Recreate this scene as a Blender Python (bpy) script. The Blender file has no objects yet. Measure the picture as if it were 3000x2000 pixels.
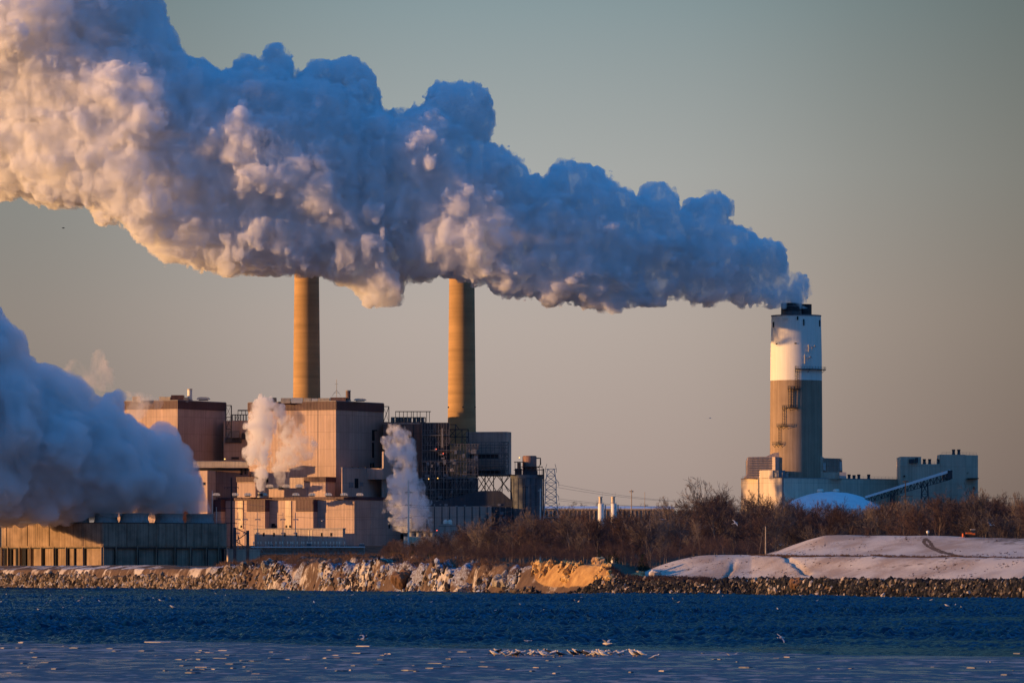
import bpy, bmesh, math, random
import numpy as np
from mathutils import Vector, Matrix
R = math.radians
sc = bpy.context.scene
col = sc.collection

# ---------------------------------------------------------------- camera, sky, sun, exposure
F = 16780.0                      # focal length in photo pixels (3000 wide)
HZ = 1685.0                      # photo row of the horizon
EYE = 6.0
cam = bpy.data.cameras.new('camera'); camo = bpy.data.objects.new('camera', cam); col.objects.link(camo)
camo.location = (0, 0, EYE); camo.rotation_euler = (R(90), 0, 0)
cam.sensor_width = 36; cam.lens = 36*F/3000; cam.shift_y = (HZ-1000)/3000
cam.clip_start = 1; cam.clip_end = 60000
sc.camera = camo
SUN_EL, SUN_BACK = 4.6, 10.5      # degrees: height of the sun, how far it stands behind the picture plane (sun is left)
sun = bpy.data.lights.new('sun', 'SUN'); suno = bpy.data.objects.new('sun', sun); col.objects.link(suno)
sun.energy = 5.8; sun.angle = R(0.5); sun.color = (1.0, 0.53, 0.20)
sdir = Vector((-math.cos(R(SUN_BACK))*math.cos(R(SUN_EL)), -math.sin(R(SUN_BACK))*math.cos(R(SUN_EL)), math.sin(R(SUN_EL))))
suno.rotation_euler = sdir.to_track_quat('Z', 'Y').to_euler()
suno.location = (-300, 0, 200)
w = bpy.data.worlds.new('World'); sc.world = w; w.use_nodes = True
nt = w.node_tree; nt.nodes.clear()
def N(nt, t, **k):
    n = nt.nodes.new(t)
    for a, b in k.items(): setattr(n, a, b)
    return n
def ramp(nt, stops, interp='LINEAR'):
    n = nt.nodes.new('ShaderNodeValToRGB'); cr = n.color_ramp; cr.interpolation = interp
    while len(cr.elements) > 1: cr.elements.remove(cr.elements[-1])
    for i, (p, c) in enumerate(stops):
        e = cr.elements[0] if i == 0 else cr.elements.new(p)
        e.position = p; e.color = (*c, 1) if len(c) == 3 else c
    return n
sky = N(nt, 'ShaderNodeTexSky', sky_type='NISHITA'); sky.sun_disc = False
sky.sun_elevation = R(SUN_EL); sky.sun_rotation = math.atan2(sdir.x, sdir.y); sky.dust_density = 2.0
tc = N(nt, 'ShaderNodeTexCoord'); sep = N(nt, 'ShaderNodeSeparateXYZ')
nt.links.new(tc.outputs['Generated'], sep.inputs[0])
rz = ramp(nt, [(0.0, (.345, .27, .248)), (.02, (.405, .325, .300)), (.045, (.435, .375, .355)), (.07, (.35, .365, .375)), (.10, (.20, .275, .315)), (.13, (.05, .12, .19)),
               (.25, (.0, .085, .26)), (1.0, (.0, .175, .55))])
rear = ramp(nt, [(0.0, (.15, .125, .15)), (.10, (.05, .11, .23)), (.28, (.0, .135, .42)), (1.0, (.0, .18, .60))])   # unseen sky behind the camera: blue added there, as overhead, to tint the shaded sides
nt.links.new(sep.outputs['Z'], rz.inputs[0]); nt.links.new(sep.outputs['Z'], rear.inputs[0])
# edge darkening of the lens put into the sky colour: brightest beside the plant, dimmest to the right
mr = N(nt, 'ShaderNodeMapRange'); mr.inputs[1].default_value = -.5; mr.inputs[2].default_value = .5
nt.links.new(sep.outputs['X'], mr.inputs[0])
rx = ramp(nt, [(0, (.7, .7, .7)), (.41, (.46, .47, .47)), (.45, (.82, .82, .82)), (.485, (1.02, 1.02, 1.02)), (.53, (.95, .94, .93)), (.56, (.70, .68, .66)), (.60, (.36, .34, .33)), (1, (.36, .34, .34))], 'B_SPLINE')
nt.links.new(mr.outputs[0], rx.inputs[0])
mrz = N(nt, 'ShaderNodeMapRange'); mrz.inputs[1].default_value = .10; mrz.inputs[2].default_value = .2; mrz.inputs[3].default_value = 1; mrz.inputs[4].default_value = 0
nt.links.new(sep.outputs['Z'], mrz.inputs[0])
ab = N(nt, 'ShaderNodeMath', operation='GREATER_THAN'); ab.inputs[1].default_value = 0
nt.links.new(sep.outputs['Y'], ab.inputs[0])
mf = N(nt, 'ShaderNodeMath', operation='MULTIPLY'); nt.links.new(mrz.outputs[0], mf.inputs[0]); nt.links.new(ab.outputs[0], mf.inputs[1])
mul = N(nt, 'ShaderNodeMix', data_type='RGBA', blend_type='MULTIPLY')
nt.links.new(mf.outputs[0], mul.inputs[0]); nt.links.new(rz.outputs[0], mul.inputs[6]); nt.links.new(rx.outputs[0], mul.inputs[7])
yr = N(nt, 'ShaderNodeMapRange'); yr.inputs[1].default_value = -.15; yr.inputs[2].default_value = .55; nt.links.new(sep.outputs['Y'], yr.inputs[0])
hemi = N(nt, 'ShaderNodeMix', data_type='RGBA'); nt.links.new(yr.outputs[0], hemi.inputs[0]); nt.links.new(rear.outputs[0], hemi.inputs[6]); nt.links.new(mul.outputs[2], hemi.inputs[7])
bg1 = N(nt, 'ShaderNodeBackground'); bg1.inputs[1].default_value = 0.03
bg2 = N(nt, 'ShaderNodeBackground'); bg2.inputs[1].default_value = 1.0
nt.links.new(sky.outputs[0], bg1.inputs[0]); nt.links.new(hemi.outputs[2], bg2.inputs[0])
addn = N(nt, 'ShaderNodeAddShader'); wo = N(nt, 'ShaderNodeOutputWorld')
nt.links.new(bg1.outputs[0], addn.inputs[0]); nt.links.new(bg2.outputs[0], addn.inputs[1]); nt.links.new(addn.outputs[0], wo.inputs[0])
SKY_ADD = bg1
sc.view_settings.view_transform = 'Standard'; sc.view_settings.look = 'None'
sc.view_settings.exposure = 0; sc.view_settings.gamma = 1
sc.cycles.use_denoising = True; sc.cycles.max_bounces = 10; sc.cycles.transparent_max_bounces = 24
sc.cycles.volume_bounces = 6

def at(px, py, D):
    """a point of the photo at distance D from the camera"""
    return Vector(((px-1500)/F*D, D, EYE+(HZ-py)/F*D))
def gx(px, D): return (px-1500)/F*D
def gz(py, D): return EYE+(HZ-py)/F*D
# ---------------------------------------------------------------- helpers
def tag(o, label=None, cat=None, group=None, kind=None):
    if label: o['label'] = label
    if cat: o['category'] = cat
    if group: o['group'] = group
    if kind: o['kind'] = kind
    return o
def empty(name, loc, label, cat, group=None):
    o = bpy.data.objects.new(name, None); o.location = loc; o.empty_display_size = 1; col.objects.link(o)
    return tag(o, label, cat, group)
EACH = set('window post louvre_gap opening door vent_opening roof_post pier column panel warning_lamp fan_stack cap drum roof_drum fin bushing door_strip louvre duct hatch slot mullion downpipe equipment upright stay walkway brace jib'.split())
class MB:
    """collects shapes in world coordinates; build() links them as one mesh object"""
    def __init__(s): s.v = []; s.f = []; s.cuts = []
    def add(s, vs, fs):
        n = len(s.v); s.cuts.append((n, len(s.f))); s.v += [tuple(v) for v in vs]; s.f += [tuple(i+n for i in f) for f in fs]; return s
    def prism(s, quad, z0, z1):
        n = len(quad); z0 = [z0]*n if np.isscalar(z0) else z0; z1 = [z1]*n if np.isscalar(z1) else z1
        vs = [(q[0], q[1], z) for q, z in zip(quad, z0)]+[(q[0], q[1], z) for q, z in zip(quad, z1)]
        fs = [tuple(range(n-1, -1, -1)), tuple(range(n, 2*n))]+[(i, (i+1) % n, n+(i+1) % n, n+i) for i in range(n)]
        return s.add(vs, fs)
    def box(s, x0, x1, y0, y1, z0, z1): return s.prism([(x0, y0), (x1, y0), (x1, y1), (x0, y1)], z0, z1)
    def tube(s, pts, r, n=6, caps=True):
        pts = [Vector(p) for p in pts]; r = [r]*len(pts) if np.isscalar(r) else r
        vs = []; k = len(pts)
        for i, p in enumerate(pts):
            d = (pts[min(i+1, k-1)]-pts[max(i-1, 0)]).normalized()
            up = Vector((0, 0, 1)) if abs(d.z) < .9 else Vector((1, 0, 0))
            a = d.cross(up).normalized(); b = d.cross(a)
            for j in range(n):
                t = 2*math.pi*(j+.5)/n; vs.append(p+(a*math.cos(t)+b*math.sin(t))*r[i])
        fs = [(i*n+j, (i+1)*n+j, (i+1)*n+(j+1) % n, i*n+(j+1) % n) for i in range(k-1) for j in range(n)]
        if caps: fs += [tuple(range(n)), tuple(range((k-1)*n+n-1, (k-1)*n-1, -1))]
        return s.add(vs, fs)
    def lathe(s, c, prof, n=32, cap=True):
        """prof: list of (radius, z), bottom to top"""
        vs = [(c[0]+r*math.cos(2*math.pi*j/n), c[1]+r*math.sin(2*math.pi*j/n), z) for r, z in prof for j in range(n)]
        fs = [(i*n+j, i*n+(j+1) % n, (i+1)*n+(j+1) % n, (i+1)*n+j) for i in range(len(prof)-1) for j in range(n)]
        if cap: fs += [tuple(range(n-1, -1, -1)), tuple(range((len(prof)-1)*n, len(prof)*n))]
        return s.add(vs, fs)
    def ball(s, c, r, n=8, m=5):
        rx, ry, rz = (r, r, r) if np.isscalar(r) else r
        vs = [(c[0], c[1], c[2]-rz)]
        for i in range(1, m):
            t = math.pi*i/m-math.pi/2
            for j in range(n): a = 2*math.pi*j/n; vs.append((c[0]+rx*math.cos(t)*math.cos(a), c[1]+ry*math.cos(t)*math.sin(a), c[2]+rz*math.sin(t)))
        vs.append((c[0], c[1], c[2]+rz)); L = len(vs)-1
        fs = [(0, 1+(j+1) % n, 1+j) for j in range(n)]
        fs += [(1+i*n+j, 1+i*n+(j+1) % n, 1+(i+1)*n+(j+1) % n, 1+(i+1)*n+j) for i in range(m-2) for j in range(n)]
        fs += [(1+(m-2)*n+j, 1+(m-2)*n+(j+1) % n, L) for j in range(n)]
        return s.add(vs, fs)
    def build(s, name, mat, parent=None, smooth=False):
        if name in EACH and 1 < len(s.cuts) <= 60:      # every window, post, door ... is a part of its own
            first = None; c = s.cuts+[(len(s.v), len(s.f))]
            for (v0, f0), (v1, f1) in zip(c[:-1], c[1:]):
                m = MB(); m.v = s.v[v0:v1]; m.f = [tuple(i-v0 for i in f) for f in s.f[f0:f1]]; m.cuts = [(0, 0)]
                o = m.build(name, mat, parent, smooth); first = first or o
            return first
        o3 = parent_loc(parent)
        me = bpy.data.meshes.new(name); me.from_pydata([(v[0]-o3[0], v[1]-o3[1], v[2]-o3[2]) for v in s.v], [], s.f)
        me.materials.append(mat)
        if smooth:
            for p in me.polygons: p.use_smooth = True
            try: me.set_sharp_from_angle(angle=R(40))
            except Exception: pass
        o = bpy.data.objects.new(name, me); col.objects.link(o)
        if parent is not None: o.parent = parent
        return o
def parent_loc(p):
    v = Vector((0, 0, 0))
    while p is not None: v = v+p.location; p = p.parent
    return v
class Face:
    """one wall of a building: columns and rows of the photo become places on it"""
    def __init__(s, o, d, n): s.o = o; s.d = d; s.n = n
    def t(s, px): u = (px-1500)/F; return (u*s.o[1]-s.o[0])/(s.d[0]-u*s.d[1])
    def p(s, px, out=0.0): t = s.t(px); return (s.o[0]+t*s.d[0]+out*s.n[0], s.o[1]+t*s.d[1]+out*s.n[1])
    def z(s, px, py): return gz(py, s.p(px)[1])
    def box(s, mb, xa, xb, ya, yb, out, inn=.3):
        a0, b0, b1, a1 = s.p(xa, out), s.p(xb, out), s.p(xb, -inn), s.p(xa, -inn)
        xm = (xa+xb)/2
        return mb.prism([a0, b0, b1, a1], s.z(xm, yb), s.z(xm, ya))
class Block:
    """a rectangular building turned by `a` degrees: corner column xc nearest the camera, left wall to xl, right wall to xr"""
    def __init__(s, xc, xl, xr, ytop, ybase, D, a, depth=None):
        s.a = a; ca, sa = math.cos(R(a)), math.sin(R(a)); s.c = (gx(xc, D), D)
        s.left = Face(s.c, (-ca, sa), (-sa, -ca)); s.right = Face(s.c, (sa, ca), (ca, -sa))
        s.L = s.left.t(xl); s.Rr = s.right.t(xr) if xr is not None and xr > xc else depth
        s.z0 = gz(ybase, D); s.z1 = gz(ytop, D); s.D = D
        s.dl = (-ca, sa); s.dr = (sa, ca)
    def pt(s, l, r): return (s.c[0]+s.dl[0]*l+s.dr[0]*r, s.c[1]+s.dl[1]*l+s.dr[1]*r)
    def foot(s, g=0.0): return [s.pt(-g, -g), s.pt(-g, s.Rr+g), s.pt(s.L+g, s.Rr+g), s.pt(s.L+g, -g)]
    def rect(s, l0, l1, r0, r1): return [s.pt(l0, r0), s.pt(l0, r1), s.pt(l1, r1), s.pt(l1, r0)]
    def body(s, mb, z0=None, z1=None, g=0.0): return mb.prism(s.foot(g), s.z0 if z0 is None else z0, s.z1 if z1 is None else z1)
    def root(s, name, label, cat, group=None): return empty(name, (s.c[0], s.c[1], s.z0), label, cat, group)

def new_mat(name):
    m = bpy.data.materials.new(name); m.use_nodes = True; nt = m.node_tree; nt.nodes.clear()
    out = nt.nodes.new('ShaderNodeOutputMaterial'); return m, nt, out
def surf(name, c, rough=.8, var=.15, scale=.15, streak=0.0, bump=0.0, bscale=1.0, metal=0.0, c2=None, mixs=.05, spec=.3, ring=0.0, coat=0.0, stretch=(1, 1, 1)):
    """painted, weathered or natural surface: a base colour, a second colour in patches, streaks down the wall, fine bumps"""
    m, nt, out = new_mat(name); L = nt.links.new
    b = N(nt, 'ShaderNodeBsdfPrincipled'); b.inputs['Roughness'].default_value = rough; b.inputs['Metallic'].default_value = metal
    b.inputs['Specular IOR Level'].default_value = spec; b.inputs['Coat Weight'].default_value = coat
    g = N(nt, 'ShaderNodeNewGeometry')
    mp = N(nt, 'ShaderNodeMapping'); mp.inputs['Scale'].default_value = stretch; L(g.outputs['Position'], mp.inputs[0])
    n1 = N(nt, 'ShaderNodeTexNoise'); n1.inputs['Scale'].default_value = scale; n1.inputs['Detail'].default_value = 8; n1.inputs['Roughness'].default_value = .62
    L(mp.outputs[0], n1.inputs['Vector'])
    base = N(nt, 'ShaderNodeMix', data_type='RGBA'); base.inputs[6].default_value = (*[x*(1-var) for x in c], 1); base.inputs[7].default_value = (*[min(x*(1+var), 1) for x in c], 1)
    cr = N(nt, 'ShaderNodeMapRange'); cr.inputs[1].default_value = .3; cr.inputs[2].default_value = .7; L(n1.outputs[0], cr.inputs[0]); L(cr.outputs[0], base.inputs[0])
    cur = base.outputs[2]
    if c2:
        n2 = N(nt, 'ShaderNodeTexNoise'); n2.inputs['Scale'].default_value = mixs; n2.inputs['Detail'].default_value = 9; n2.inputs['Roughness'].default_value = .65
        L(mp.outputs[0], n2.inputs['Vector']); r2 = N(nt, 'ShaderNodeMapRange'); r2.inputs[1].default_value = .47; r2.inputs[2].default_value = .56; L(n2.outputs[0], r2.inputs[0])
        mx = N(nt, 'ShaderNodeMix', data_type='RGBA'); L(r2.outputs[0], mx.inputs[0]); L(cur, mx.inputs[6]); mx.inputs[7].default_value = (*c2, 1); cur = mx.outputs[2]
    if streak or ring:
        m3 = N(nt, 'ShaderNodeMapping'); m3.inputs['Scale'].default_value = (1.1, 1.1, .03) if streak else (.02, .02, .45); L(g.outputs['Position'], m3.inputs[0])
        n3 = N(nt, 'ShaderNodeTexNoise'); n3.inputs['Scale'].default_value = 1; n3.inputs['Detail'].default_value = 5; L(m3.outputs[0], n3.inputs['Vector'])
        r3 = N(nt, 'ShaderNodeMapRange'); r3.inputs[1].default_value = .3; r3.inputs[2].default_value = .7; r3.inputs[3].default_value = 1-(streak or ring); r3.inputs[4].default_value = 1+(streak or ring)*.5; L(n3.outputs[0], r3.inputs[0])
        vm = N(nt, 'ShaderNodeVectorMath', operation='SCALE'); L(cur, vm.inputs[0]); L(r3.outputs[0], vm.inputs['Scale']); cur = vm.outputs[0]
    L(cur, b.inputs['Base Color'])
    if bump:
        nb = N(nt, 'ShaderNodeTexNoise'); nb.inputs['Scale'].default_value = bscale; nb.inputs['Detail'].default_value = 6; L(mp.outputs[0], nb.inputs['Vector'])
        bp = N(nt, 'ShaderNodeBump'); bp.inputs['Distance'].default_value = bump; bp.inputs['Strength'].default_value = 1; L(nb.outputs[0], bp.inputs['Height']); L(bp.outputs[0], b.inputs['Normal'])
    L(b.outputs[0], out.inputs[0]); return m
def siding(name, c, a, pitch=.9, depth=.05, var=.14, streak=.20, seams=True):
    """ribbed sheet metal wall: ribs run down the wall, sheets meet in faint level seams"""
    m = surf(name, c, .55, var, .06, streak, spec=.3); nt = m.node_tree; L = nt.links.new
    b = [n for n in nt.nodes if n.type == 'BSDF_PRINCIPLED'][0]; g = [n for n in nt.nodes if n.type == 'NEW_GEOMETRY'][0]
    s = N(nt, 'ShaderNodeSeparateXYZ'); L(g.outputs['Position'], s.inputs[0])
    # distance along either wall: both walls' axes added, one of them is constant on each wall
    ca, sa = math.cos(R(a)), math.sin(R(a))
    ax = N(nt, 'ShaderNodeVectorMath', operation='DOT_PRODUCT'); ax.inputs[1].default_value = (ca+sa, ca-sa, 0); L(g.outputs['Position'], ax.inputs[0])
    wv = N(nt, 'ShaderNodeMath', operation='MULTIPLY'); wv.inputs[1].default_value = 2*math.pi/pitch; L(ax.outputs['Value'], wv.inputs[0])
    sn = N(nt, 'ShaderNodeMath', operation='SINE'); L(wv.outputs[0], sn.inputs[0])
    bp = N(nt, 'ShaderNodeBump'); bp.inputs['Distance'].default_value = depth; bp.inputs['Strength'].default_value = .8; L(sn.outputs[0], bp.inputs['Height']); L(bp.outputs[0], b.inputs['Normal'])
    if seams:
        old = b.inputs['Base Color'].links[0].from_socket
        zz = N(nt, 'ShaderNodeMath', operation='MODULO'); zz.inputs[1].default_value = 9.0; L(s.outputs['Z'], zz.inputs[0])
        lt = N(nt, 'ShaderNodeMath', operation='LESS_THAN'); lt.inputs[1].default_value = .35; L(zz.outputs[0], lt.inputs[0])
        zs = N(nt, 'ShaderNodeMapRange'); zs.inputs[3].default_value = 1; zs.inputs[4].default_value = .82; L(lt.outputs[0], zs.inputs[0])
        # sheets: each a slightly different tone
        fl = N(nt, 'ShaderNodeVectorMath', operation='SCALE'); cmb = N(nt, 'ShaderNodeCombineXYZ')
        d1 = N(nt, 'ShaderNodeMath', operation='DIVIDE'); d1.inputs[1].default_value = 3.6; L(ax.outputs['Value'], d1.inputs[0]); f1 = N(nt, 'ShaderNodeMath', operation='FLOOR'); L(d1.outputs[0], f1.inputs[0])
        d2 = N(nt, 'ShaderNodeMath', operation='DIVIDE'); d2.inputs[1].default_value = 9.0; L(s.outputs['Z'], d2.inputs[0]); f2 = N(nt, 'ShaderNodeMath', operation='FLOOR'); L(d2.outputs[0], f2.inputs[0])
        L(f1.outputs[0], cmb.inputs[0]); L(f2.outputs[0], cmb.inputs[1]); wn = N(nt, 'ShaderNodeTexWhiteNoise'); L(cmb.outputs[0], wn.inputs['Vector'])
        pr = N(nt, 'ShaderNodeMapRange'); pr.inputs[3].default_value = .94; pr.inputs[4].default_value = 1.05; L(wn.outputs[0], pr.inputs[0])
        mm = N(nt, 'ShaderNodeMath', operation='MULTIPLY'); L(zs.outputs[0], mm.inputs[0]); L(pr.outputs[0], mm.inputs[1])
        L(old, fl.inputs[0]); L(mm.outputs[0], fl.inputs['Scale']); L(fl.outputs[0], b.inputs['Base Color'])
    return m
def lamp_mat(name, c, s):
    m, nt, out = new_mat(name); e = N(nt, 'ShaderNodeEmission'); e.inputs[0].default_value = (*c, 1); e.inputs[1].default_value = s
    nt.links.new(e.outputs[0], out.inputs[0]); return m
def copy_thing(o, loc=None, rz=None, sc3=None, label=None):
    c = o.copy(); col.objects.link(c)
    if loc is not None: c.location = loc
    if rz is not None: c.rotation_euler = (0, 0, rz)
    if sc3 is not None: c.scale = sc3
    if label: c['label'] = label
    for ch in o.children:
        d = ch.copy(); col.objects.link(d); d.parent = c
        for g in ch.children: e = g.copy(); col.objects.link(e); e.parent = d
    return c
# ---------------------------------------------------------------- steam: fields on a grid turned into closed surfaces
def smooth_noise(shape, cell, rng):
    """value noise on a grid, one random value every `cell` grid steps, cubic-eased"""
    out = rng.random([int(math.ceil(s/cell))+2 for s in shape]).astype(np.float32)
    for ax, s in enumerate(shape):
        t = np.arange(s)/cell; i = t.astype(int); f = (t-i); f = (f*f*(3-2*f)).astype(np.float32)
        sh = [1, 1, 1]; sh[ax] = s; f = f.reshape(sh)
        out = np.take(out, i, ax)*(1-f)+np.take(out, i+1, ax)*f
    return out*2-1
def surface_nets(f, origin, h):
    """closed surface where the grid field f crosses zero (inside: f < 0)"""
    ins = f < 0
    nx, ny, nz = f.shape
    cnt = np.zeros((nx-1, ny-1, nz-1), np.int8)
    for dx in (0, 1):
        for dy in (0, 1):
            for dz in (0, 1): cnt += ins[dx:nx-1+dx, dy:ny-1+dy, dz:nz-1+dz]
    act = (cnt > 0) & (cnt < 8)
    I, J, K = np.nonzero(act)
    vid = np.full(act.shape, -1, np.int32); vid[I, J, K] = np.arange(len(I))
    acc = np.zeros((len(I), 3), np.float32); n = np.zeros(len(I), np.float32)
    for ax in range(3):
        o = [a for a in range(3) if a != ax]
        for u in (0, 1):
            for v in (0, 1):
                d = [0, 0, 0]; d[o[0]] = u; d[o[1]] = v; e = list(d); e[ax] = 1
                a = f[I+d[0], J+d[1], K+d[2]]; b = f[I+e[0], J+e[1], K+e[2]]
                m = (a < 0) != (b < 0); t = a/(a-b+1e-12)
                p = np.tile(np.array(d, np.float32), (len(I), 1)); p[:, ax] = t
                acc[m] += p[m]; n[m] += 1
    co = (acc/n[:, None]+np.stack([I, J, K], 1)+0.0)*h+np.array(origin, np.float32)
    quads = []
    for ax in range(3):
        o = [(ax+1) % 3, (ax+2) % 3]
        sl0 = [slice(1, -1)]*3; sl1 = [slice(1, -1)]*3
        sl0[ax] = slice(0, -1); sl1[ax] = slice(1, None)
        A = ins[tuple(sl0)]; B = ins[tuple(sl1)]
        m = A != B; P = np.stack(np.nonzero(m), 1)
        off = np.array([1, 1, 1]); off[ax] = 0; P = P+off
        aa = ins[P[:, 0], P[:, 1], P[:, 2]]
        def c(u, v):
            q = P.copy(); q[:, o[0]] -= u; q[:, o[1]] -= v
            return vid[q[:, 0], q[:, 1], q[:, 2]]
        q = np.stack([c(1, 1), c(0, 1), c(0, 0), c(1, 0)], 1)
        q[~aa] = q[~aa][:, ::-1]
        quads.append(q)
    return co, np.concatenate(quads)
def np_mesh(name, co, quads, smooth=True):
    me = bpy.data.meshes.new(name)
    me.vertices.add(len(co)); me.vertices.foreach_set('co', co.astype(np.float32).ravel())
    me.loops.add(quads.size); me.loops.foreach_set('vertex_index', quads.astype(np.int32).ravel())
    me.polygons.add(len(quads)); me.polygons.foreach_set('loop_start', np.arange(0, quads.size, quads.shape[1], dtype=np.int32))
    me.polygons.foreach_set('loop_total', np.full(len(quads), quads.shape[1], np.int32))
    me.polygons.foreach_set('use_smooth', np.full(len(quads), smooth))
    me.update(); me.validate()
    return me
def poly_mask_dist(poly, step, pad=0):
    """grid of signed distances (in px, positive inside) to a polygon in photo px"""
    P = np.array(poly, float); a = P; b = np.roll(P, -1, 0)
    x0, y0 = P.min(0)-pad; x1, y1 = P.max(0)+pad
    X, Y = np.meshgrid(np.arange(x0, x1, step), np.arange(y0, y1, step), indexing='ij')
    d2 = np.full(X.shape, 1e18); inside = np.zeros(X.shape, bool)
    for (ax, ay), (bx, by) in zip(a, b):
        ex, ey = bx-ax, by-ay; t = np.clip(((X-ax)*ex+(Y-ay)*ey)/(ex*ex+ey*ey+1e-9), 0, 1)
        d2 = np.minimum(d2, (X-ax-t*ex)**2+(Y-ay-t*ey)**2)
        c = (ay > Y) != (by > Y); inside ^= c & (X < (bx-ax)*(Y-ay)/(by-ay+1e-12)+ax)
    return X, Y, np.sqrt(d2)*np.where(inside, 1, -1)
class Field:
    def __init__(s, lo, hi, h):
        s.lo = np.array(lo, float); s.h = h
        s.n = np.ceil((np.array(hi)-s.lo)/h).astype(int)+1
        s.f = np.full(s.n, 1e3, np.float32)
    def ball(s, c, r, k=0.0):
        m = r+3*s.h
        i0 = np.maximum(((c-m-s.lo)/s.h).astype(int), 0); i1 = np.minimum(((c+m-s.lo)/s.h).astype(int)+1, s.n)
        if (i1 <= i0).any(): return
        g = [((np.arange(i0[a], i1[a])*s.h+s.lo[a]-c[a])**2).astype(np.float32) for a in range(3)]
        d = np.sqrt(g[0][:, None, None]+g[1][None, :, None]+g[2][None, None, :])-r
        v = s.f[i0[0]:i1[0], i0[1]:i1[1], i0[2]:i1[2]]
        if k > 0:
            hh = np.maximum(k-np.abs(v-d), 0)/k; np.minimum(v, d, out=v); v -= hh*hh*k*.25
        else: np.minimum(v, d, out=v)
def depth_axis(px, pts):
    return np.interp(px, [p[0] for p in pts], [p[1] for p in pts])
def billow_from_outline(name, poly, axis, thick, h, seed, rmin=2.2, rmax=26, n=900, n2=5, noise=((9, 1.6), (4, .9), (2, .45)), k=.5, flat=1.0, levels=2, n_edge=1500, edge_d=26, amp_out=.55, over=2.0, lean=0.0):
    """fill a traced outline with puffs at their real distance: axis gives metres of distance per column, thick the half depth / half height"""
    rng = np.random.default_rng(seed)
    X, Y, D = poly_mask_dist(poly, 4.0)
    top = np.where(D > 0, Y, 1e9).min(1); bot = np.where(D > 0, Y, -1e9).max(1)
    half = np.maximum((bot-top)/2, 4)
    idx = np.stack(np.nonzero(D > 8), 1)
    balls = []
    D = D-2.0; dd = D[idx[:, 0], idx[:, 1]]
    order = rng.permutation(len(idx))
    taken = []
    # skeleton of big balls first, then shells of smaller ones
    def push(i, j, r, yo): 
        px, py = X[i, j], Y[i, j]; Dm = depth_axis(px, axis); yo = yo+lean*((bot[i]+top[i])/2-py)*Dm/F
        s = Dm/F
        balls.append((gx(px, Dm+yo)*1.0, Dm+yo, gz(py, Dm+yo), r))
    M = Dm0 = np.mean([a[1] for a in axis])/F
    for o in order[:n]:
        i, j = idx[o]; d = D[i, j]; T = half[i]*thick
        r_px = min(d*1.0, rmax/M*(.45+.55*rng.random()))
        H = math.sqrt(max(T*T-max(T-d, 0)**2, 0)) if d < T else T
        ymax = max(H-r_px, 0)*M
        yo = ymax*(rng.random()**.35)*(1 if rng.random() < .3 else -1)
        push(i, j, r_px*M, yo)
    # many small puffs hugging the traced edge, so the outline keeps its lobes
    e = idx[(dd > 5) & (dd < edge_d)]
    for o in rng.permutation(len(e))[:n_edge]:
        i, j = e[o]; T = half[i]*thick; H = math.sqrt(max(T*T-max(T-D[i, j], 0)**2, 0)); push(i, j, D[i, j]*M*.97, H*M*rng.uniform(-.8, .5))
    # inner filling so the steam is closed inside
    for o in order[n:n+n//2]:
        i, j = idx[o]; d = D[i, j]
        push(i, j, d*M*.98, 0)
    base = list(balls)
    lo = np.min([np.array(b[:3])-b[3] for b in base], 0)-4*h-1.5; hi = np.max([np.array(b[:3])+b[3] for b in base], 0)+4*h+1.5
    fl = Field(lo, hi, h)
    for b in base: fl.ball(np.array(b[:3]), b[3], k)
    # cauliflower: smaller puffs sitting on the surface of the bigger ones
    cur = [b for b in base if b[3] > rmin*1.5]
    for lev in range(levels):
        nxt = []
        for b in cur:
            c = np.array(b[:3]); r = b[3]
            m = int(n2*(1+.5*rng.random()))
            v = rng.normal(size=(m, 3)); v /= np.linalg.norm(v, axis=1)[:, None]
            for q in v:
                if q[1] > .35: continue
                rr = r*(.22+.2*rng.random())
                if rr < rmin*.5: continue
                p = c+q*(r-rr*.5)
                Mp = p[1]/F; ppx = 1500+p[0]/Mp; ppy = HZ-(p[2]-EYE)/Mp
                gi = int((ppx-X[0, 0])/4+.5); gj = int((ppy-Y[0, 0])/4+.5)
                dv = D[gi, gj] if 0 <= gi < D.shape[0] and 0 <= gj < D.shape[1] else -99
                rr = min(rr, (dv+over)*Mp)
                # only where it is at the surface
                ii = np.clip(((p-fl.lo)/h).astype(int), 0, fl.n-1)
                if fl.f[ii[0], ii[1], ii[2]] < -rr*.7: continue
                nxt.append((*p, rr))
        for b in nxt: fl.ball(np.array(b[:3]), b[3], k*.5)
        cur = [b for b in nxt if b[3] > rmin]
    f = fl.f
    for cell_m, amp in noise:
        nz = smooth_noise(f.shape, max(cell_m/h, 1.01), rng)
        f -= (2*np.abs(nz)-.55)*amp*amp_out*1.5
    f[0] = f[-1] = 5; f[:, 0] = f[:, -1] = 5; f[:, :, 0] = f[:, :, -1] = 5
    # the grid's outer shell is wide of the steam, close it
    co, q = surface_nets(f, fl.lo, h)
    return np_mesh(name, co, q)
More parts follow.
